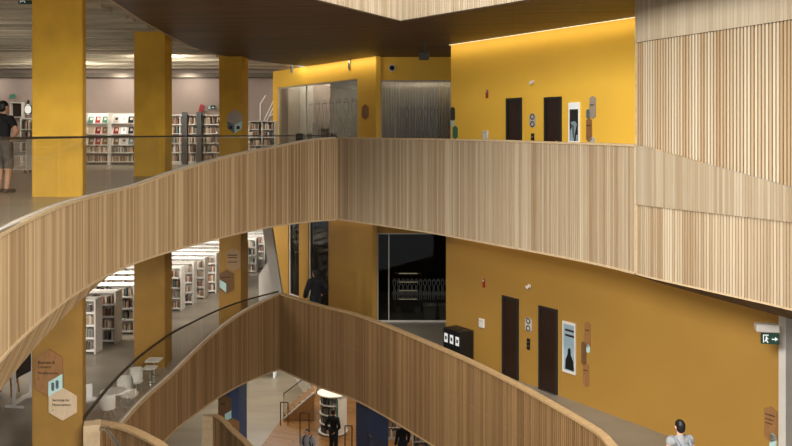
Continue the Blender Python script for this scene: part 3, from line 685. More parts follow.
books_rest = bmesh.new()
def fill(bm, x0, x1, y, z, hmax, dens=.85, depth=.17):
    x = x0
    while x < x1 - .06:
        w = R.uniform(.022, .055); h = hmax * R.uniform(.62, .92)
        if R.random() < dens: box(bm, W(x + w / 2, y + depth / 2, z + h / 2), (w * .92, depth, h), 0, R.randrange(len(BOOKC)))
        x += w
def case(name, X0, X1, Z, zf, h, depth, nsh, label, group=None, bays=2, post=None, dens=.85, top=False):
    e = empty(name, W((X0 + X1) / 2, Z + depth / 2, zf)); w = X1 - X0
    for i in range(bays + 1):
        bm = B(); box(bm, (-w / 2 + w * i / bays, 0, h / 2), (.04, depth, h)); obj('side_panel', bm, M['white'], e)
    bm = B(); box(bm, (0, depth / 2 - .01, h / 2), (w, .02, h)); obj('back_panel', bm, M['offwhite'], e)
    for k in range(nsh + 1):
        z = .1 + (h - .12) * k / nsh
        for i in range(bays):
            bm = B(); box(bm, (-w / 2 + w * (i + .5) / bays, -.005, z), (w / bays - .042, depth - .03, .03)); obj('shelf_board', bm, M['white'], e)
        if k < nsh and dens > 0:
            for i in range(bays): fill(books_rest, X0 + w * i / bays + .03, X0 + w * (i + 1) / bays - .03, Z + .02, zf + z + .016, (h - .12) / nsh - .04, dens)
    bm = B(); box(bm, (0, -depth / 2 + .03, .04), (w, .03, .08)); obj('plinth', bm, M['offwhite'], e)
    if post:
        for x in post:
            bm = B(); box(bm, (x - (X0 + X1) / 2, -depth / 2 - .1, h / 2 + .05), (.2, .16, h + .1)); obj('end_post', bm, M['dgrey'], e)
    return tag(e, label, 'bookcase', group)
# white face-out display between the first two columns
ZD = 30.4; sD = F / ZD
xs = [(84 - CX) / sD, (109 - CX) / sD, (135.5 - CX) / sD]
MAG = [[('jade', 'green'), ('red', 'red'), ('jade', 'dark green')], [('ply_pale', 'tan'), ('red', 'russet'), ('ply', 'orange')], [('ply_dark', 'brown'), ('red', 'crimson'), ('ply', 'amber')]]
MAG2 = [[('offwhite', 'pale grey'), ('signwhite', 'white framed'), ('black', 'black')], [('red', 'coral'), ('signwhite', 'plain white'), ('black', 'black and white')], [('ply_dark', 'dark brown'), ('offwhite', 'cream'), ('slate', 'slate')]]
for bi in range(2):
    X0, X1 = xs[bi], xs[bi + 1]; w = X1 - X0 - .03; H_ = 2.06
    e = empty('display_shelf', W((X0 + X1) / 2, ZD + .2, G3))
    for s_ in (-1, 1):
        bm = B(); box(bm, (s_ * (w / 2 - .02), 0, H_ / 2), (.04, .42, H_)); obj('side_panel', bm, M['white'], e)
    bm = B(); box(bm, (0, .2, H_ / 2), (w - .08, .02, H_)); obj('back_panel', bm, M['offwhite'], e)
    for k in range(3):
        z = H_ - .4 - k * .43
        bm = B(); box(bm, (0, -.02, z + .17), (w - .09, .02, .4), 0, 0, 0, math.radians(-20)); box(bm, (0, -.12, z - .02), (w - .09, .09, .02)); obj('display_board', bm, M['white'], e)
        for j in range(3):
            mk, cn = (MAG, MAG2)[bi][k][j]
            bm = B(); box(bm, (0, 0, .14), (.2, .008, .27)); box(bm, (.02, -.006, .17), (.1, .004, .1), 0, 1)
            o = obj('magazine', bm, None, None, False, [M[mk], M['offwhite' if mk != 'offwhite' else 'char']])
            o.location = W((X0 + X1) / 2 + (j - 1) * w * .29, ZD + .2 - .1, G3 + z + .0); o.rotation_euler = (math.radians(-20), 0, 0)
            tag(o, '%s magazine, %s of the %s face-out row, %s display bay' % (cn, ('left', 'middle', 'right')[j], ('top', 'second', 'third')[k], ('left', 'right')[bi]), 'magazine', 'face-out magazines on the white display shelves')
    for k in range(2):
        z = .12 + k * .36
        bm = B(); box(bm, (0, 0, z), (w - .085, .36, .03)); obj('shelf_board', bm, M['white'], e)
        fill(books_rest, X0 + .06, X1 - .08, ZD + .06, G3 + z + .016, .3, .9)
    tag(e, ('white display shelf with green and red magazine covers beside the first yellow column', 'white display shelf with white and coral magazine covers left of the second yellow column')[bi], 'shelf')
sE = F / 31.0
case('bookcase', (160 - CX) / sE, (219.5 - CX) / sE, 31.0, G3, 2.0, .4, 5, 'white bookcase with dark grey posts between the second and third yellow columns', None, 3, [(185.5 - CX) / sE, (200 - CX) / sE], .8)
case('bookcase', (248 - CX) / sE, (274 - CX) / sE, 31.2, G3, 1.75, .4, 5, 'white bookcase right of the third yellow column, upper storey', None, 2)
case('bookcase', (20.5 - CX) / 25.5, (46 - CX) / 25.5, 30.2, G3, 1.85, .4, 4, 'white bookcase half hidden behind the first yellow column', None, 2, None, .6)
e = empty('book_cart', at(17, 150, 24)); e.location.z = G3 + EYE
for s_ in (-1, 1):
    bm = B(); box(bm, (s_ * .38, 0, .6), (.03, .4, 1.0)); obj('side_panel', bm, M['white'], e)
for k in range(3):
    bm = B(); box(bm, (0, 0, .16 + k * .42), (.74, .4, .03), 0, 0, 0, .2); obj('shelf_board', bm, M['white'], e)
for sx in (-1, 1):
    for sy in (-1, 1):
        bm = B(); lathe(bm, [(.001, -.02), (.05, -.02), (.05, .02), (.001, .02)], n=12); bm.transform(Matrix.Rotation(PI / 2, 4, 'Y')); o = obj('caster', bm, M['dgrey'], e); o.location = (sx * .34, sy * .16, .05)
    bm = B(); box(bm, (sx * .34, 0, .1), (.03, .3, .03)); obj('axle_bar', bm, M['steel'], e)
tag(e, 'white book cart behind the man in black on the upper storey', 'book cart')
e = empty('open_niche_box', at(17.5, 110, 34.7)); bm = B()
for s_ in (-1, 1): box(bm, (s_ * .26, 0, 0), (.04, .3, .68)); box(bm, (0, 0, s_ * .32), (.48, .3, .04))
obj('frame', bm, M['offwhite'], e); bm = B(); box(bm, (0, .1, 0), (.48, .05, .6)); obj('back_panel', bm, M['door'], e)
e.name = 'wall_mounted_niche'; tag(e, 'dark square niche on the far wall right of the head of the man', 'niche')
e = empty('wall_clock', at(28.6, 109.5, 34.8)); bm = B(); lathe(bm, [(.001, 0), (.22, 0), (.22, .06), (.19, .07)], n=24); bm.transform(Matrix.Rotation(PI / 2, 4, 'X')); obj('rim', bm, M['black'], e)
bm = B(); lathe(bm, [(.19, .062), (.001, .062)], n=24); bm.transform(Matrix.Rotation(PI / 2, 4, 'X') @ Matrix.Diagonal((.8, 1.3, 1, 1))); obj('dial', bm, M['signwhite'], e)
bm = B(); box(bm, (0, -.03, .33), (.1, .06, .2), 0, 0, .02); obj('hanger', bm, M['black'], e)
tag(e, 'black rimmed round clock on the far wall beside the first yellow column', 'clock')
# desk, screens and seat inside the glazed room
zt = G3 + .74
e = empty('desk', at(318, 150, 31.6)); e.location.z = G3 + EYE
bm = B(); box(bm, (0, 0, .72), (2.2, .7, .04)); obj('desktop', bm, M['offwhite'], e)
for sx in (-1, 1):
    for sy in (-1, 1):
        bm = B(); box(bm, (sx * 1.02, sy * .28, .35), (.05, .05, .7)); obj('leg', bm, M['dgrey'], e)
tag(e, 'pale desk inside the glazed room of the upper storey', 'desk')
for px, lb in ((299.5, 'left dark monitor on the desk in the glazed room'), (309, 'right dark monitor on the desk in the glazed room')):
    p = at(px, 130, 31.5); q = empty('monitor', Vector((p.x, p.y, zt + EYE)))
    bm = B(); box(bm, (0, 0, .01), (.2, .16, .02)); box(bm, (0, .02, .1), (.04, .03, .18)); obj('stand', bm, M['dgrey'], q)
    bm = B(); box(bm, (0, 0, .34), (.3, .03, .34), 0, 0, .008, -.15); obj('screen', bm, M['black'], q); tag(q, lb, 'monitor')
for px, Z, lb in ((331, 32.4, 'dark chair back inside the glazed room'), ):
    p = at(px, 140, Z); q = empty('office_chair', Vector((p.x, p.y, G3 + EYE)))
    bm = B(); box(bm, (0, 0, .47), (.5, .48, .08), 0, 0, .03); obj('seat', bm, M['black'], q)
    bm = B(); box(bm, (0, .22, .9), (.48, .07, .75), 0, 0, .03); obj('backrest', bm, M['black'], q)
    bm = B(); tube(bm, [(0, 0, .06), (0, 0, .45)], .03); obj('post', bm, M['steel'], q)
    bm = B()
    for k in range(5): tube(bm, [(0, 0, .07), (.28 * math.cos(k * 1.257), .28 * math.sin(k * 1.257), .03)], .02)
    obj('base', bm, M['dgrey'], q); tag(q, lb, 'chair')
case('bookcase', (317 - CX) / 23, (329 - CX) / 23, 33.6, G3, 1.5, .35, 3, 'dark shelf unit inside the glazed room', None, 1, None, .9)
# lit trolley and bins behind the dark glazing on the middle storey
e = empty('snack_trolley', at(408, 315, 29.0)); e.location.z = G2 + EYE
for sx in (-1, 1):
    for sy in (-1, 1):
        bm = B(); box(bm, (sx * .5, sy * .18, .85), (.03, .03, 1.5)); obj('upright', bm, M['dgrey'], e)
for k in range(4):
    bm = B(); box(bm, (0, 0, .55 + k * .32), (.98, .36, .025)); t = obj('shelf_board', bm, M['steel'], e)
    bm = B(); box(bm, (0, -.19, .57 + k * .32), (.7, .01, .03)); obj('light_strip', bm, M['led'], t)
for sx in (-1, 1):
    bm = B(); tube(bm, [(sx * .36, -.02, .14), (sx * .36, .02, .14)], .13, 16); obj('wheel', bm, M['steel'], e)
tag(e, 'shelved trolley with lit rows behind the dark glazed alcove', 'trolley')
for px, lb in ((429.5, 'pale square bin behind the dark glazing, left of two'), (444.5, 'pale square bin behind the dark glazing, right of two')):
    p = at(px, 310, 28.4); q = empty('waste_bin', Vector((p.x, p.y, G2 + EYE)))
    bm = B(); prism(bm, [(-.19, 0), (.19, 0), (.24, .5), (-.24, .5)], .42); obj('body', bm, M['offwhite'], q)
    bm = B(); box(bm, (0, -.21, .515), (.5, .44, .03), 0, 0, .01); obj('rim', bm, M['white'], q); tag(q, lb, 'bin')
# black recycling station at the left end of the ochre wall
p = wall_pt(466, .30); e = empty('recycling_bin', (p.x, p.y, G2 + EYE), WA)
bm = B(); box(bm, (0, 0, .5), (.8, .5, 1.0), 0, 0, .015); obj('cabinet', bm, M['black'], e)
for k in range(3):
    x = -.26 + k * .26
    bm = B(); box(bm, (x, -.253, .72), (.15, .008, .26)); lb_ = obj('label_panel', bm, M['signwhite'], e)
    bm = B(); box(bm, (x, -.258, .72), (.08, .006, .1)); obj('pictogram', bm, M['dgrey'], lb_)
    bm = B(); box(bm, (x, 0, 1.005), (.18, .2, .012), 0, 0, .004); obj('opening', bm, M['char'], e)
tag(e, 'black recycling bin with three white labels against the ochre wall', 'bin')

# ------------------------------------------------------------------ middle library: rows of double-sided bookcases
ROWZ = [23.6, 24.75, 25.9, 27.05, 28.2, 29.35, 30.4, 31.45, 32.6, 33.7, 34.85, 36.0, 37.3, 38.5, 39.7, 40.9, 42.1, 43.3, 44.5, 45.7, 46.9]
xend = lambda Z: -9.2 + .178 * (Z - 23.6)
RH, RD, RL, NS = 1.66, .52, 6.3, 4
def make_row(Z, label):
    e = empty('library_bookcase', W(xend(Z), Z, G2))
    bm = B(); box(bm, (-.03, RD / 2, RH / 2 + .01), (.06, RD + .03, RH + .02), 0, 0, .006); obj('end_panel', bm, M['offwhite'], e)
    bm = B(); box(bm, (-RL / 2, RD / 2, RH - .015), (RL - .12, RD, .03)); obj('top_board', bm, M['white'], e)
    bm = B(); box(bm, (-RL / 2, RD / 2, RH / 2), (RL - .12, .02, RH - .06)); obj('centre_panel', bm, M['white'], e)
    for k in range(NS):
        z = .1 + k * .385
        bm = B(); box(bm, (-RL / 2, RD / 2, z), (RL - .12, RD - .01, .055)); obj('shelf_board', bm, M['white'], e)
    for j in range(1, 7):
        bm = B(); box(bm, (-.06 - j * .95, RD / 2, RH / 2 - .02), (.03, RD - .06, RH - .09)); obj('upright', bm, M['white'], e)
    return tag(e, label, 'bookcase', 'double-sided white bookcases of the middle library')
ordn = ['first', 'second', 'third', 'fourth', 'fifth', 'sixth', 'seventh', 'eighth', 'ninth', 'tenth', 'eleventh', 'twelfth', 'thirteenth', 'fourteenth', 'fifteenth', 'sixteenth', 'seventeenth', 'eighteenth', 'nineteenth', 'twentieth', 'farthest']
proto = None
rlabel = lambda i: 'white double-sided bookcase, %s row from the front of the middle library' % ordn[i]
for i, Z in enumerate(ROWZ):
    if proto is None: proto = make_row(Z, rlabel(0)); continue
    c = proto.copy(); COL.objects.link(c); c.location = W(xend(Z), Z, G2); c['label'] = rlabel(i)
    for ch in list(proto.children):
        d = ch.copy(); COL.objects.link(d); d.parent = c
def book_mesh(w, h, m):
    bm = B(); box(bm, (w / 2, .075, h / 2), (w, .15, h))
    for f in bm.faces:
        if f.normal.z > .5 or f.normal.y > .5: f.material_index = 1
    me = bpy.data.meshes.new('book'); bm.to_mesh(me); bm.free(); me.materials.append(m); me.materials.append(M['page']); return me
BM = [(w, book_mesh(w, h, m)) for m in BOOKC for w, h in ((.034, .24), (.046, .28), (.058, .22))]
SEEN = {0, 1, 2, 5, 6, 7, 8, 11, 12}
for i, Z in enumerate(ROWZ):
    for k in range(NS):
        z = G2 + .1 + k * .385 + .029; x = xend(Z) - .08; lim = xend(Z) - .52 if i in SEEN else x; first = True
        while x > lim + .06:
            w, me = R.choice(BM)
            if R.random() < .74:
                o = bpy.data.objects.new('book', me); COL.objects.link(o); o.location = W(x - w, Z + .03, z)
                tag(o, 'book by the end panel of the %s row, %s shelf up' % (ordn[i], ordn[k]), 'book', 'books at the end of the %s row, %s shelf' % (ordn[i], ordn[k]))
            x -= w + .002
        if k >= (0 if i < 3 else 2): 
            for j in range(7):
                a = xend(Z) - .06 - (j + 1) * .95 + .03; b = xend(Z) - .06 - j * .95 - .03
                b = min(b, lim - .01)
                if b > a + .1 and a > xend(Z) - RL: fill(books_rest, a, b, Z + .03, z, .31, .66, .15)

# seating on the middle floor, seen through the lower glass
def seat(X, Z, label, rz=0):
    e = empty('lounge_chair', W(X, Z, G2), rz); e.scale = (.65, .65, .62)
    bm = B(); lathe(bm, [(.001, .36), (.16, .37), (.24, .42), (.27, .48)], n=20); obj('seat', bm, M['white'], e, True)
    bm = B(); lathe(bm, [(.27, .44), (.3, .6), (.31, .85), (.27, 1.0)], n=20, a0=PI * .02, a1=PI * .98); lathe(bm, [(.25, .46), (.28, .6), (.29, .85), (.27, 1.0)], n=20, a0=PI * .02, a1=PI * .98); obj('shell_back', bm, M['white'], e, True)
    for k in range(4):
        a = PI / 4 + k * PI / 2; bm = B(); tube(bm, [(.12 * math.cos(a), .12 * math.sin(a), .38), (.22 * math.cos(a), .22 * math.sin(a), .004)], .014); obj('leg', bm, M['steel'], e)
    return tag(e, label, 'chair')
def table(X, Z, label, w, d, h, round_=False):
    e = empty('side_table', W(X, Z, G2)); bm = B()
    if round_: lathe(bm, [(.001, h - .03), (w / 2, h - .03), (w / 2, h), (.001, h)], n=28)
    else: box(bm, (0, 0, h - .02), (w, d, .04), 0, 0, .008)
    obj('table_top', bm, M['white'], e)
    bm = B(); tube(bm, [(0, 0, .02), (0, 0, h - .03)], .03); obj('post', bm, M['steel'], e)
    bm = B(); lathe(bm, [(.001, 0), (.14, 0), (.14, .02), (.001, .03)], n=20); obj('base', bm, M['steel'], e)
    return tag(e, label, 'table')
seat(-6.78, 20.12, 'low white shell chair nearest the two small square tables, behind the lower glass', .9)
table(-6.66, 20.85, 'small white square table beside the low shell chair, behind the lower glass', .34, .34, .44)
table(-6.76, 21.5, 'small white square table in front of the plain ochre column', .4, .4, .46)
table(-6.92, 18.85, 'low round white table behind the lower glass', .62, .62, .46, True)
seat(-6.8, 18.2, 'low white shell chair on the near side of the round white table', 2.9)
seat(-7.45, 18.75, 'low white shell chair on the far left side of the round white table', 1.6)
seat(-6.84, 19.42, 'low white shell chair between the round white table and the square tables', .2)
# mobile board and stool at the far left
e = empty('mobile_board', W(-9.37, 19.33, G2), math.radians(84)); e.scale = (.72, 1, 1)
for sx in (-1, 1):
    bm = B(); box(bm, (sx * .5, 0, .8), (.07, .07, 1.56)); obj('post', bm, M['white'], e)
    bm = B(); box(bm, (sx * .5, 0, .03), (.07, .5, .06), 0, 0, .01); obj('foot', bm, M['white'], e)
bm = B(); box(bm, (0, 0, .12), (.93, .07, .08)); obj('lower_rail', bm, M['white'], e)
bm = B(); box(bm, (0, 0, 1.1), (.93, .03, .8)); obj('board', bm, M['char'], e)
tag(e, 'white framed board with a dark panel under the oak band at far left', 'board')
e = empty('wooden_stool', at(6, 408, 19.9)); e.location.z = G2 + EYE + .012
bm = B(); box(bm, (0, 0, .75), (.5, .42, .05), 0, 0, .015); obj('seat', bm, M['char'], e)
for sx in (-1, 1):
    for sy in (-1, 1):
        bm = B(); tube(bm, [(sx * .18, sy * .15, .73), (sx * .24, sy * .2, 0)], .022); obj('leg', bm, M['ply'], e)
    bm = B(); box(bm, (sx * .215, 0, .3), (.03, .34, .03)); obj('stretcher', bm, M['ply'], e)
tag(e, 'dark topped wooden stool at the far left edge of the middle floor', 'stool')

# ------------------------------------------------------------------ stairs and their parapets
st = [(-5.95, 15.0, -5.62, -9.4), (-5.3, 14.75, -5.62, -9.4), (-4.7, 14.3, -5.64, -9.4), (-4.1, 13.7, -5.68, -9.4), (-3.4, 12.6, -5.8, -9.4), (-3.0, 11.4, -6.0, -9.4)]
parapet('wall_stair_parapet', st, 1, M['oak_low'], M['oak_edge_low'], .06, .22, 'oak parapet of the stair at the bottom left')
bm = B(); box(bm, W(-5.86, 14.85, -7.5), (.3, .3, 3.86), .3, 0, .01); struct(obj('trim_10', bm, M['oak_edge']), 'pale oak end post of the stair parapet')
e = empty('stair_handrail', at(104, 428, 14.3)); b0 = e.location
rel = lambda px, py, Z: at(px, py, Z) - b0
bm = B(); tube(bm, [rel(101, 429, 14.45), rel(106, 428.5, 14.2), rel(113, 438, 13.6), rel(126, 458, 12.9)], .035, 10); obj('rail', bm, M['steel'], e)
bm = B(); tube(bm, [rel(107, 429, 14.2), rel(109, 426, 14.6)], .015); obj('bracket', bm, M['steel'], e)
tag(e, 'brushed metal handrail end on the stair parapet at the bottom left', 'handrail')
s2 = [(-5.62, 23.6, -8.62, G1), (-5.3, 23.3, -8.66, G1), (-4.9, 22.8, -8.78, G1), (-4.26, 22.0, -8.92, G1), (-3.7, 21.0, -9.15, G1), (-3.3, 19.8, -9.5, G1)]
parapet('wall_lower_stair_parapet', s2, 1, M['oak_low'], M['oak_edge_low'], .06, .22, 'oak parapet rising in front of the dark blue column')
bm = B(); prism(bm, [(-.34, 0), (.22, 0), (.12, 3.64), (-.18, 3.64)], .2); o = obj('trim_11', bm, M['oak_edge']); o.location = W(-5.7, 23.75, G1); o.rotation_euler = (0, 0, -.25); struct(o, 'pale oak end of the lower stair parapet')
# oak platform, stair guard and steps
bm = B(); pts = [(-5.45, 29.0), (-4.95, 33.0), (-3.6, 36.5), (2.5, 36.5), (3.5, 24), (-4.6, 24)]
f_ = bm.faces.new([bm.verts.new(W(x, y, G1 + .02)) for x, y in pts]); r_ = bmesh.ops.extrude_face_region(bm, geom=[f_]); bmesh.ops.translate(bm, verts=[v for v in r_['geom'] if isinstance(v, bmesh.types.BMVert)], vec=(0, 0, -.018)); struct(obj('floor_oak', bm, M['oak_floor']), 'warm oak board floor of the ground storey')
e = empty('stair_guard', at(284, 421, 33.0)); e.location.z = G1 + EYE + .02
bm = B(); prism(bm, [(0, 0), (.1, 0), (1.3, .05), (1.3, 1.15), (0, .06)], .12); obj('stringer', bm, M['ply'], e)
bm = B(); prism(bm, [(0, .08), (1.28, 1.15), (1.28, 2.1), (0, 1.14)], .012); o = obj('glass_panel', bm, M['glass'], e); o.location = (0, -.05, 0)
bm = B(); tube(bm, [(0, -.06, 0), (0, -.06, 1.16), (1.28, -.06, 2.12)], .022); obj('handrail', bm, M['rail'], e)
bm = B(); box(bm, (.64, -.06, .64), (1.66, .14, .05), 0, 0, 0, 0, -math.atan2(1.08, 1.26)); obj('base_channel', bm, M['offwhite'], e)
for k in range(6):
    bm = B(); box(bm, (.1 + k * .22, .75, .09 + k * .18), (.24, 1.3, .18)); obj('step', bm, M['oak_floor'], e)
tag(e, 'glass stair guard with dark handrail rising over oak steps on the ground floor', 'stair guard')
def rail_frame(px0, px1, py, Z, label):
    p = at(px0, py, Z); e = empty('floor_handrail', Vector((p.x, p.y, G1 + EYE + .02))); h = p.z - e.location.z; w = (px1 - px0) * Z / F
    for x in (0, w):
        bm = B(); tube(bm, [(x, 0, 0), (x, 0, h)], .02); obj('post', bm, M['rail'], e)
    bm = B(); tube(bm, [(-.01, 0, h), (w * .5, -.05, h + .03), (w + .01, 0, h)], .022); obj('rail', bm, M['rail'], e)
    return tag(e, label, 'handrail')
rail_frame(280.5, 288, 402.5, 32.4, 'thin dark handrail in front of the glass stair guard')
rail_frame(300, 309, 413, 29.8, 'dark metal handrail frame beside the sitting-height visitor')
rail_frame(345, 352, 426, 28.2, 'dark metal handrail beside the dark blue column')
e = empty('glass_guard', at(368, 434, 25.4)); e.location.z = at(0, 446, 25.4).z - .9
bm = B(); tube(bm, [(0, 0, -.2), (0, 0, 1.3), (1.0, -.2, .72)], .022); obj('handrail', bm, M['rail'], e)
bm = B(); prism(bm, [(.03, -.1), (1.0, -.6), (1.0, .68), (.03, 1.25)], .012); obj('glass_panel', bm, M['glass'], e)
bm = B(); tube(bm, [(0, 0, G1 + EYE + .02 - e.location.z), (0, 0, 0)], .022); obj('post', bm, M['rail'], e)
e.name = 'glass_guard_rail'; tag(e, 'dark framed glass guard in front of the blue column on the ground floor', 'guard')
# round book display and bookcases on the ground floor
e = empty('round_book_display', at(333, 430, 31.7)); e.location.z = G1 + EYE + .02
for z, r in ((.06, .6), (.45, .56), (.84, .56), (1.23, .56), (1.62, .64)):
    bm = B(); lathe(bm, [(.001, z - .02), (r, z - .02), (r, z + .02), (.001, z + .02)], n=28); obj('shelf_disc' if z < 1.6 else 'top_disc', bm, M['white'], e)
bm = B(); lathe(bm, [(.57, .08), (.57, 1.6)], n=20, a0=-1.2, a1=.9); lathe(bm, [(.55, .08), (.55, 1.6)], n=20, a0=-1.2, a1=.9); obj('curved_panel', bm, M['white'], e, True)
bm = B(); tube(bm, [(0, 0, .08), (0, 0, 1.6)], .2, 14); obj('core', bm, M['offwhite'], e)
bm = B(); box(bm, (.22, -.56, 1.15), (.06, .02, .7)); obj('notice_strip', bm, M['jade'], e)
for z in (.08, .47, .86, 1.25):
    for k in range(11):
        a = 3.3 + k * .142; x, y = .42 * math.cos(a), .42 * math.sin(a); h = R.uniform(.2, .3); q = e.location
        box(books_rest, (q.x + x, q.y + y, q.z + z + .004 + h / 2), (.17, .045, h), a, R.choice([0, 2, 9, 9, 4, 7]))
tag(e, 'white round book display behind the standing visitor on the ground floor', 'display')
case('bookcase', at(344, 0, 36).x, at(362, 0, 36).x, 36.6, G1 + .001, 2.0, .35, 4, 'white bookcase between the round display and the dark blue column', None, 1)
case('bookcase', at(386, 0, 30.8).x, at(412, 0, 30.8).x, 30.8, G1 + .021, 2.15, .35, 5, 'white bookcase behind the visitor in black right of the blue column', None, 1)
case('bookcase', at(413, 0, 29.5).x, at(448, 0, 29.5).x, 29.5, G1 + .021, 1.9, .35, 5, 'white bookcase under the lower oak band at right', None, 2)
bench = empty('reflection_slab', at(263, 383, 39)); bench.location.z = G1 + EYE  # white shape added to stand in for a bright window reflection on the floor
bm = B(); box(bm, (0, 0, .46), (1.3, .6, .08), 0, 0, .01); obj('seat', bm, M['signwhite'], bench)
for s_ in (-1, 1):
    bm = B(); box(bm, (s_ * .6, 0, .21), (.08, .6, .42)); obj('leg', bm, M['signwhite'], bench)
tag(bench, 'white bench at the far end of the ground floor', 'bench')
struct(obj('wall_ground_back', box(B(), W(-4, 47, (G1 + SOF1) / 2), (30, .2, SOF1 - G1)), M['offwhite']), 'pale far wall of the ground floor')
struct(obj('wall_middle_back', box(B(), W(-15, 48, (G2 + SOF2) / 2), (24, .2, SOF2 - G2)), M['greige']), 'far wall of the middle library')

# ------------------------------------------------------------------ remaining books, one mass
o = obj('shelved_books', books_rest, None, None, False, BOOKC); o['kind'] = 'stuff'; o['label'] = 'rows of small book spines filling the white shelves'; o['category'] = 'books'

# ------------------------------------------------------------------ people
def capsule(bm, p0, p1, r0, r1, sx=1, sy=1, n=14):
    p0, p1 = Vector(p0), Vector(p1); d = p1 - p0; L_ = max(d.length, 1e-5); d = d / L_
    u = Vector((1, 0, 0)) - d * d.x
    if u.length < .2: u = Vector((0, 1, 0)) - d * d.y
    u.normalize(); v = d.cross(u); prof = []
    for k in range(5): a = -PI / 2 + PI / 2 * k / 4; prof.append((r0 * math.cos(a), r0 * math.sin(a)))
    for k in range(5): a = PI / 2 * k / 4; prof.append((r1 * math.cos(a), L_ + r1 * math.sin(a)))
    rings = []
    for r, z in prof[1:-1]:
        rings.append([bm.verts.new(p0 + d * z + u * r * sx * math.cos(2 * PI * k / n) + v * r * sy * math.sin(2 * PI * k / n)) for k in range(n)])
    a, b = bm.verts.new(p0 - d * r0), bm.verts.new(p1 + d * r1)
    for q, w in zip(rings, rings[1:]):
        for k in range(n): bm.faces.new((q[k], q[(k + 1) % n], w[(k + 1) % n], w[k]))
    for k in range(n): bm.faces.new((a, rings[0][(k + 1) % n], rings[0][k])); bm.faces.new((b, rings[-1][k], rings[-1][(k + 1) % n]))
def ball(bm, c, r):
    bmesh.ops.create_uvsphere(bm, u_segments=16, v_segments=12, radius=1, matrix=Matrix.Translation(c) @ Matrix.Diagonal((r[0], r[1], r[2], 1)))
def fuse(name, bm, mat, parent, voxel, smooth=2):
    """one continuous skin over overlapping volumes"""
    bmesh.ops.recalc_face_normals(bm, faces=bm.faces)
    me = bpy.data.meshes.new(name); bm.to_mesh(me); bm.free(); t = bpy.data.objects.new(name, me); COL.objects.link(t)
    m = t.modifiers.new('r', 'REMESH'); m.mode = 'VOXEL'; m.voxel_size = voxel
    m = t.modifiers.new('s', 'SMOOTH'); m.iterations = smooth; m.factor = .5
    dg = bpy.context.evaluated_depsgraph_get(); me2 = bpy.data.meshes.new_from_object(t.evaluated_get(dg))
    bpy.data.objects.remove(t); me2.name = name; me2.materials.clear(); me2.materials.append(mat)
    for p in me2.polygons: p.use_smooth = True
    o = bpy.data.objects.new(name, me2); COL.objects.link(o)
    if parent: o.parent = parent
    return o
BASE = dict(sh=(.105, .0, .80), el=(.145, .015, .635), wr=(.155, -.03, .49), hip=(.05, 0, .52), kn=(.057, -.012, .285), an=(.06, .012, .045))
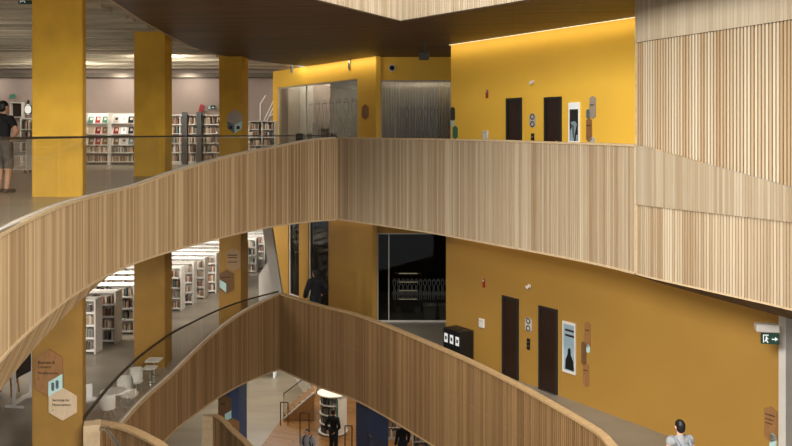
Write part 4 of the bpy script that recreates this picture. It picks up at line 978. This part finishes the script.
def person(loc, rz, H, label, skin, top, bottom, hair, left={}, right={}, sleeve=.6, legs=1.0, tilt=(0, 0), collar=None, lean=0, vox=.0072, bulk=0):
    e = empty('person', loc, rz)
    J = []
    for s_, ov in ((1, left), (-1, right)):
        j = {k: Vector((v[0] * s_, v[1], v[2])) for k, v in BASE.items()}
        for k, v in ov.items(): j[k] = Vector((v[0] * s_, v[1], v[2]))
        J.append((s_, j))
    hc = Vector((tilt[0], -.008 + tilt[1], .928))
    def torso(bm, g):
        capsule(bm, (0, 0, .535), (0, 0, .62), .083 + g, .072 + g, 1, .68); capsule(bm, (0, 0, .62), (0, -.002, .752), .074 + g, .09 + g, 1, .66)
        capsule(bm, (-.085, .005, .79), (.085, .005, .79), .038 + g, .038 + g); capsule(bm, (0, .006, .78), (0, .008, .825), .055 + g, .036 + g)
    def arm(bm, j, g, frac, r=1):
        a, b, c = j['sh'], j['el'], j['wr']
        if frac <= 1: capsule(bm, a, a.lerp(b, frac), (.032 + g) * r, (.032 - .007 * frac + g) * r)
        else:
            capsule(bm, a, b, .032 + g, .025 + g); capsule(bm, b, b.lerp(c, frac - 1), .026 + g, .026 - .008 * (frac - 1) + g)
    def leg(bm, j, g, frac):
        a, b, c = j['hip'], j['kn'], j['an']
        capsule(bm, a, b, .055 + g, .038 + g)
        if frac > 1: capsule(bm, b, b.lerp(c, frac - 1), .039 + g, .039 - .015 * (frac - 1) + g)
    bm = B(); torso(bm, 0); capsule(bm, (0, .008, .81), (hc.x * .7, hc.y * .6, .885), .034, .031)
    ball(bm, hc, (.043, .055, .064)); ball(bm, hc + Vector((0, -.02, -.032)), (.032, .034, .034)); capsule(bm, hc + Vector((0, -.052, .008)), hc + Vector((0, -.063, -.012)), .006, .009)
    for s_ in (1, -1): ball(bm, hc + Vector((s_ * .043, .004, -.003)), (.008, .014, .018))
    for s_, j in J:
        arm(bm, j, 0, 2); leg(bm, j, 0, 2)
        an = j['an']; capsule(bm, an + Vector((0, .012, -.02)), an + Vector((.008 * s_, -.085, -.027)), .024, .017, 1, .9)
        w = j['wr']; d = (w - j['el']).normalized(); sd = Vector((0, 1, 0)) - d * d.y; sd.normalize(); nn = d.cross(sd) * s_
        capsule(bm, w, w + d * .048, .016, .022, 1, .6) if 0 else [capsule(bm, w + sd * q * .6, w + d * .05 + sd * q, .0095, .0095) for q in (-.014, -.005, .005, .014)]
        for k, q in enumerate((-.017, -.0055, .006, .0165)):
            ln = (.036, .045, .042, .032)[k]; r0 = w + d * .052 + sd * q; m_ = r0 + d * ln * .55 - nn * .004; capsule(bm, r0, m_, .0052, .0048, n=8); capsule(bm, m_, m_ + d * ln * .4 - nn * .014, .0048, .004, n=8)
        t0 = w + d * .016 - sd * .014; t1 = t0 + d * .02 - sd * .018 - nn * .004; capsule(bm, t0, t1, .0065, .0058, n=8); capsule(bm, t1, t1 + d * .02 - sd * .005 - nn * .006, .0058, .0045, n=8)
    bm.transform(Matrix.Diagonal((H, H, H, 1))); body = fuse('body', bm, skin, e, vox)
    for s_ in (1, -1):
        bm = B(); ball(bm, (hc + Vector((s_ * .017, -.0505, .004))) * H, (.0065 * H, .004 * H, .0045 * H)); obj('eye', bm, M['black'], e, True)
    bm = B(); ball(bm, (hc + Vector((0, -.0545, -.034))) * H, (.014 * H, .003 * H, .0035 * H)); obj('mouth', bm, M['red'], e, True)
    bm = B(); torso(bm, .007 + bulk)
    for s_, j in J: arm(bm, j, .008 + bulk, sleeve)
    bm.transform(Matrix.Diagonal((H, H, H, 1))); obj_top = fuse('shirt' if sleeve < 1.5 else 'jacket', bm, top, e, .012)
    bm = B(); capsule(bm, (0, 0, .53), (0, 0, .6), .088, .078, 1, .72)
    for s_, j in J: leg(bm, j, .009, legs)
    bm.transform(Matrix.Diagonal((H, H, H, 1))); fuse('trousers' if legs > 1.4 else 'shorts', bm, bottom, e, .012)
    for s_, j in J:
        an = j['an']; bm = B(); capsule(bm, an + Vector((0, .014, -.019)), an + Vector((.008 * s_, -.09, -.026)), .029, .021, 1, .85); bm.transform(Matrix.Diagonal((H, H, H, 1))); fuse('shoe', bm, M['shoe'], e, .012)
    bm = B(); ball(bm, hc + Vector((0, .011, .017)), (.0475, .056, .055)); ball(bm, hc + Vector((0, .024, -.008)), (.043, .043, .05)); bm.transform(Matrix.Diagonal((H, H, H, 1))); fuse('hair', bm, hair, e, .01)
    return tag(e, label, 'person')
def backpack(e, H, mat, back=True, straps=True):
    bm = B(); capsule(bm, (0, .105 * H, .60 * H), (0, .095 * H, .745 * H), .07 * H, .055 * H, 1, .55); b = fuse('backpack', bm, mat, e, .015)
    for s_ in (1, -1):
        bm = B(); tube(bm, [(s_ * .06 * H, .1 * H, .77 * H), (s_ * .07 * H, .03 * H, .838 * H), (s_ * .07 * H, -.05 * H, .82 * H), (s_ * .075 * H, -.082 * H, .74 * H), (s_ * .085 * H, -.03 * H, .63 * H)], .014 * H, 8); obj('strap', bm, mat, b)
fz = lambda px, py, s_, g: W((px - CX) / s_, F / s_, g)
person(fz(3.5, 190, 48, G3), 2.75, 1.92, 'person in a black t-shirt and shorts with hand on hip beside the first column', M['skin'], M['tee'], M['shorts'], M['hair'],
       right=dict(el=(.255, .05, .67), wr=(.125, -.0, .575), kn=(.062, -.02, .285)), left=dict(el=(.16, .02, .64), wr=(.15, -.05, .5)), sleeve=.62, legs=1.0)
p1 = person(fz(315.5, 270, 28.4, G2), math.atan2(-.6, -.8), 1.98, 'person in a black jacket and cap leaning by the lower oak parapet corner', M['skin'], M['tee'], M['denim'], M['hair'],
       right=dict(el=(.2, .04, .66), wr=(.19, -.06, .55)), left=dict(el=(.2, .04, .66), wr=(.19, -.04, .53)), sleeve=1.88, legs=1.95, tilt=(0, -.012), bulk=.016)
H = 1.98; bm = B(); ball(bm, (0, .0, .965 * H), (.05 * H, .06 * H, .036 * H)); capsule(bm, (0, -.05 * H, .958 * H), (0, -.09 * H, .95 * H), .03 * H, .028 * H, 1.1, .2); fuse('cap', bm, M['black'], p1, .012)
p2 = person(fz(680, 420, 57.4, G2), PI + .18, 1.78, 'person with black hair and pale backpack straps walking along the ochre wall', M['skin2'], M['greyshirt'], M['denim'], M['hair'], sleeve=.12, legs=1.95,
       left=dict(kn=(.057, -.07, .29), an=(.055, -.06, .05)), right=dict(an=(.06, .07, .055)))
backpack(p2, 1.78, M['bag'])
person(fz(333.5, 410, 26.2, G1 + .02), PI - .5, 1.78, 'person in black standing in front of the round book display', M['skin'], M['tee'], M['denim'], M['hair'],
       right=dict(el=(.17, .03, .64), wr=(.10, .09, .55)), left=dict(el=(.17, .03, .64), wr=(.10, .09, .55)), sleeve=1.9, legs=1.95)
p3 = person(fz(308, 430, 27.9, G1 + .02), -.35, 1.72, 'person with dark hair, pale shirt and black backpack beside the metal handrail', M['skin'], M['greyshirt'], M['denim'], M['hair'],
       left=dict(el=(.16, .0, .64), wr=(.1, -.12, .6)), right=dict(el=(.16, .0, .64), wr=(.1, -.12, .6)), sleeve=1.85, legs=1.95, tilt=(0, -.03))
backpack(p3, 1.72, M['tee'])
person(fz(402.5, 424, 27.2, G1 + .02), PI + .5, 1.76, 'person in black with brown hair beside the dark blue column', M['skin'], M['tee'], M['denim'], M['hairb'], sleeve=1.9, legs=1.95)

# ------------------------------------------------------------------ light
wd = bpy.data.worlds.new('World'); S.world = wd; wd.use_nodes = True
wd.node_tree.nodes['Background'].inputs[0].default_value = (.96, .98, 1.0, 1); wd.node_tree.nodes['Background'].inputs[1].default_value = .62
def area(name, loc, target, sx, sy, power, col=(1, .96, .9), spread=PI):
    l = bpy.data.lights.new(name, 'AREA'); l.shape = 'RECTANGLE'; l.size = sx; l.size_y = sy; l.energy = power; l.color = col; l.spread = spread
    o = bpy.data.objects.new(name, l); COL.objects.link(o); o.location = loc
    o.rotation_euler = (Vector(target) - Vector(loc)).to_track_quat('-Z', 'Y').to_euler(); return o
area('skylight', W(1, 9, 12), W(1.2, 16, -2), 9, 14, 3300, (1, .99, .97))
area('front_fill', W(-10, -6, 8), W(4, 18, 1), 10, 6, 8600, (1, .99, .97))  # fill lamp added behind the camera, with no window built there
area('front_fill', W(12, -5, 8), W(-6, 16, -2), 9, 6, 5000, (1, .99, .97))  # second added fill lamp, brightening the left oak band
# unseen fill lamps added under the middle and ground library ceilings
for x, y, p in ((-12.5, 20.5, 480), (-11.5, 25.5, 620), (-10.5, 31.5, 520), (-9, 36.5, 420)): area('library_fill', W(x, y, SOF2 - .12), W(x - .5, y + 7, G2 + .5), 5, 1.2, p, (1, .97, .92))
area('library_fill', W(-6.6, 28.6, SOF2 - .12), W(-10, 32.5, G2 + .3), 1.6, 1, 200, (1, .97, .92))  # extra fill lamp added to brighten the bookcase end panels
area('ground_fill', W(-6, 36, SOF1 - .1), W(-6, 36, G1), 6, 8, 380, (1, .97, .92))
area('ground_fill', W(-1, 31, SOF1 - .1), W(-1, 31, G1), 5, 5, 210, (1, .88, .7))
area('room_fill', W(1, 28.3, -3.4), W(1, 28.9, G2), 2.5, .2, 12, (1, .9, .75))  # this and the next two: lamps added to lift the glazed rooms
area('room_fill', W(1, 28.0, 2.4), W(1, 28.4, G3), 3, .3, 70, (1, .95, .88))
area('room_fill', W(-3.4, 34.5, 2.5), W(-3.4, 34.5, G3), 2.5, 2.5, 200, (1, .95, .88))
# cove light on the yellow walls
def wash(t, z, power, length, off, col):
    c = WP + WD * t + WN * off; q = WP + WD * t
    o = area('cove_light', (c.x, c.y, z + EYE), (q.x, q.y, z - 1.2 + EYE), length, .08, power, col); o.rotation_euler = (Matrix.Rotation(WA, 4, 'Z') @ Matrix.Rotation(math.radians(28), 4, 'X')).to_euler(); return o
wash(.3, SOF3 - .05, 17, 7.5, .28, (1, .86, .6))
wash(10.5, SOF3 - .05, 20, 6, .28, (1, .86, .6))
wash(-1.5, SOF2 - .05, 12, 10, .35, (1, .8, .5))
wash(9.5, SOF2 - .05, 8, 6, .3, (1, .8, .5))
# upper library wall washers
for x in (-18.5, -15.5, -12.2, -9.2): area('wall_washer', W(x, 33.9, 2.5), W(x, 34.9, 1.6), .5, .15, 16, (1, .95, .88))
for x, y in ((-8.7, 27.8), (-13.1, 30)): area('library_fill', W(x, y, 2.7), W(x - .5, y + 3.5, G3), .9, .25, 190, (1, .95, .86))  # fill lamps added, kept out of view behind the columns
for x, y, p in ((-12, 29, 55), (-11, 13, 30), (-12, 21, 40)): area('bounce_fill', W(x, y, .5), W(x, y - .1, 3), 5, 4, p, (1, .95, .86))  # unseen lamps added in place of light bouncing up to the concrete ceiling

# ------------------------------------------------------------------ camera
cd = bpy.data.cameras.new('camera'); cd.sensor_width = 36; cd.lens = 36 * F / 792; cd.shift_x = 0; cd.shift_y = -(223 - CY) / 792; cd.clip_end = 300
cam = bpy.data.objects.new('camera', cd); COL.objects.link(cam); cam.location = (0, 0, EYE); cam.rotation_euler = (PI / 2, 0, 0); S.camera = cam
S.view_settings.view_transform = 'Standard'; S.view_settings.look = 'None'; S.view_settings.exposure = 0
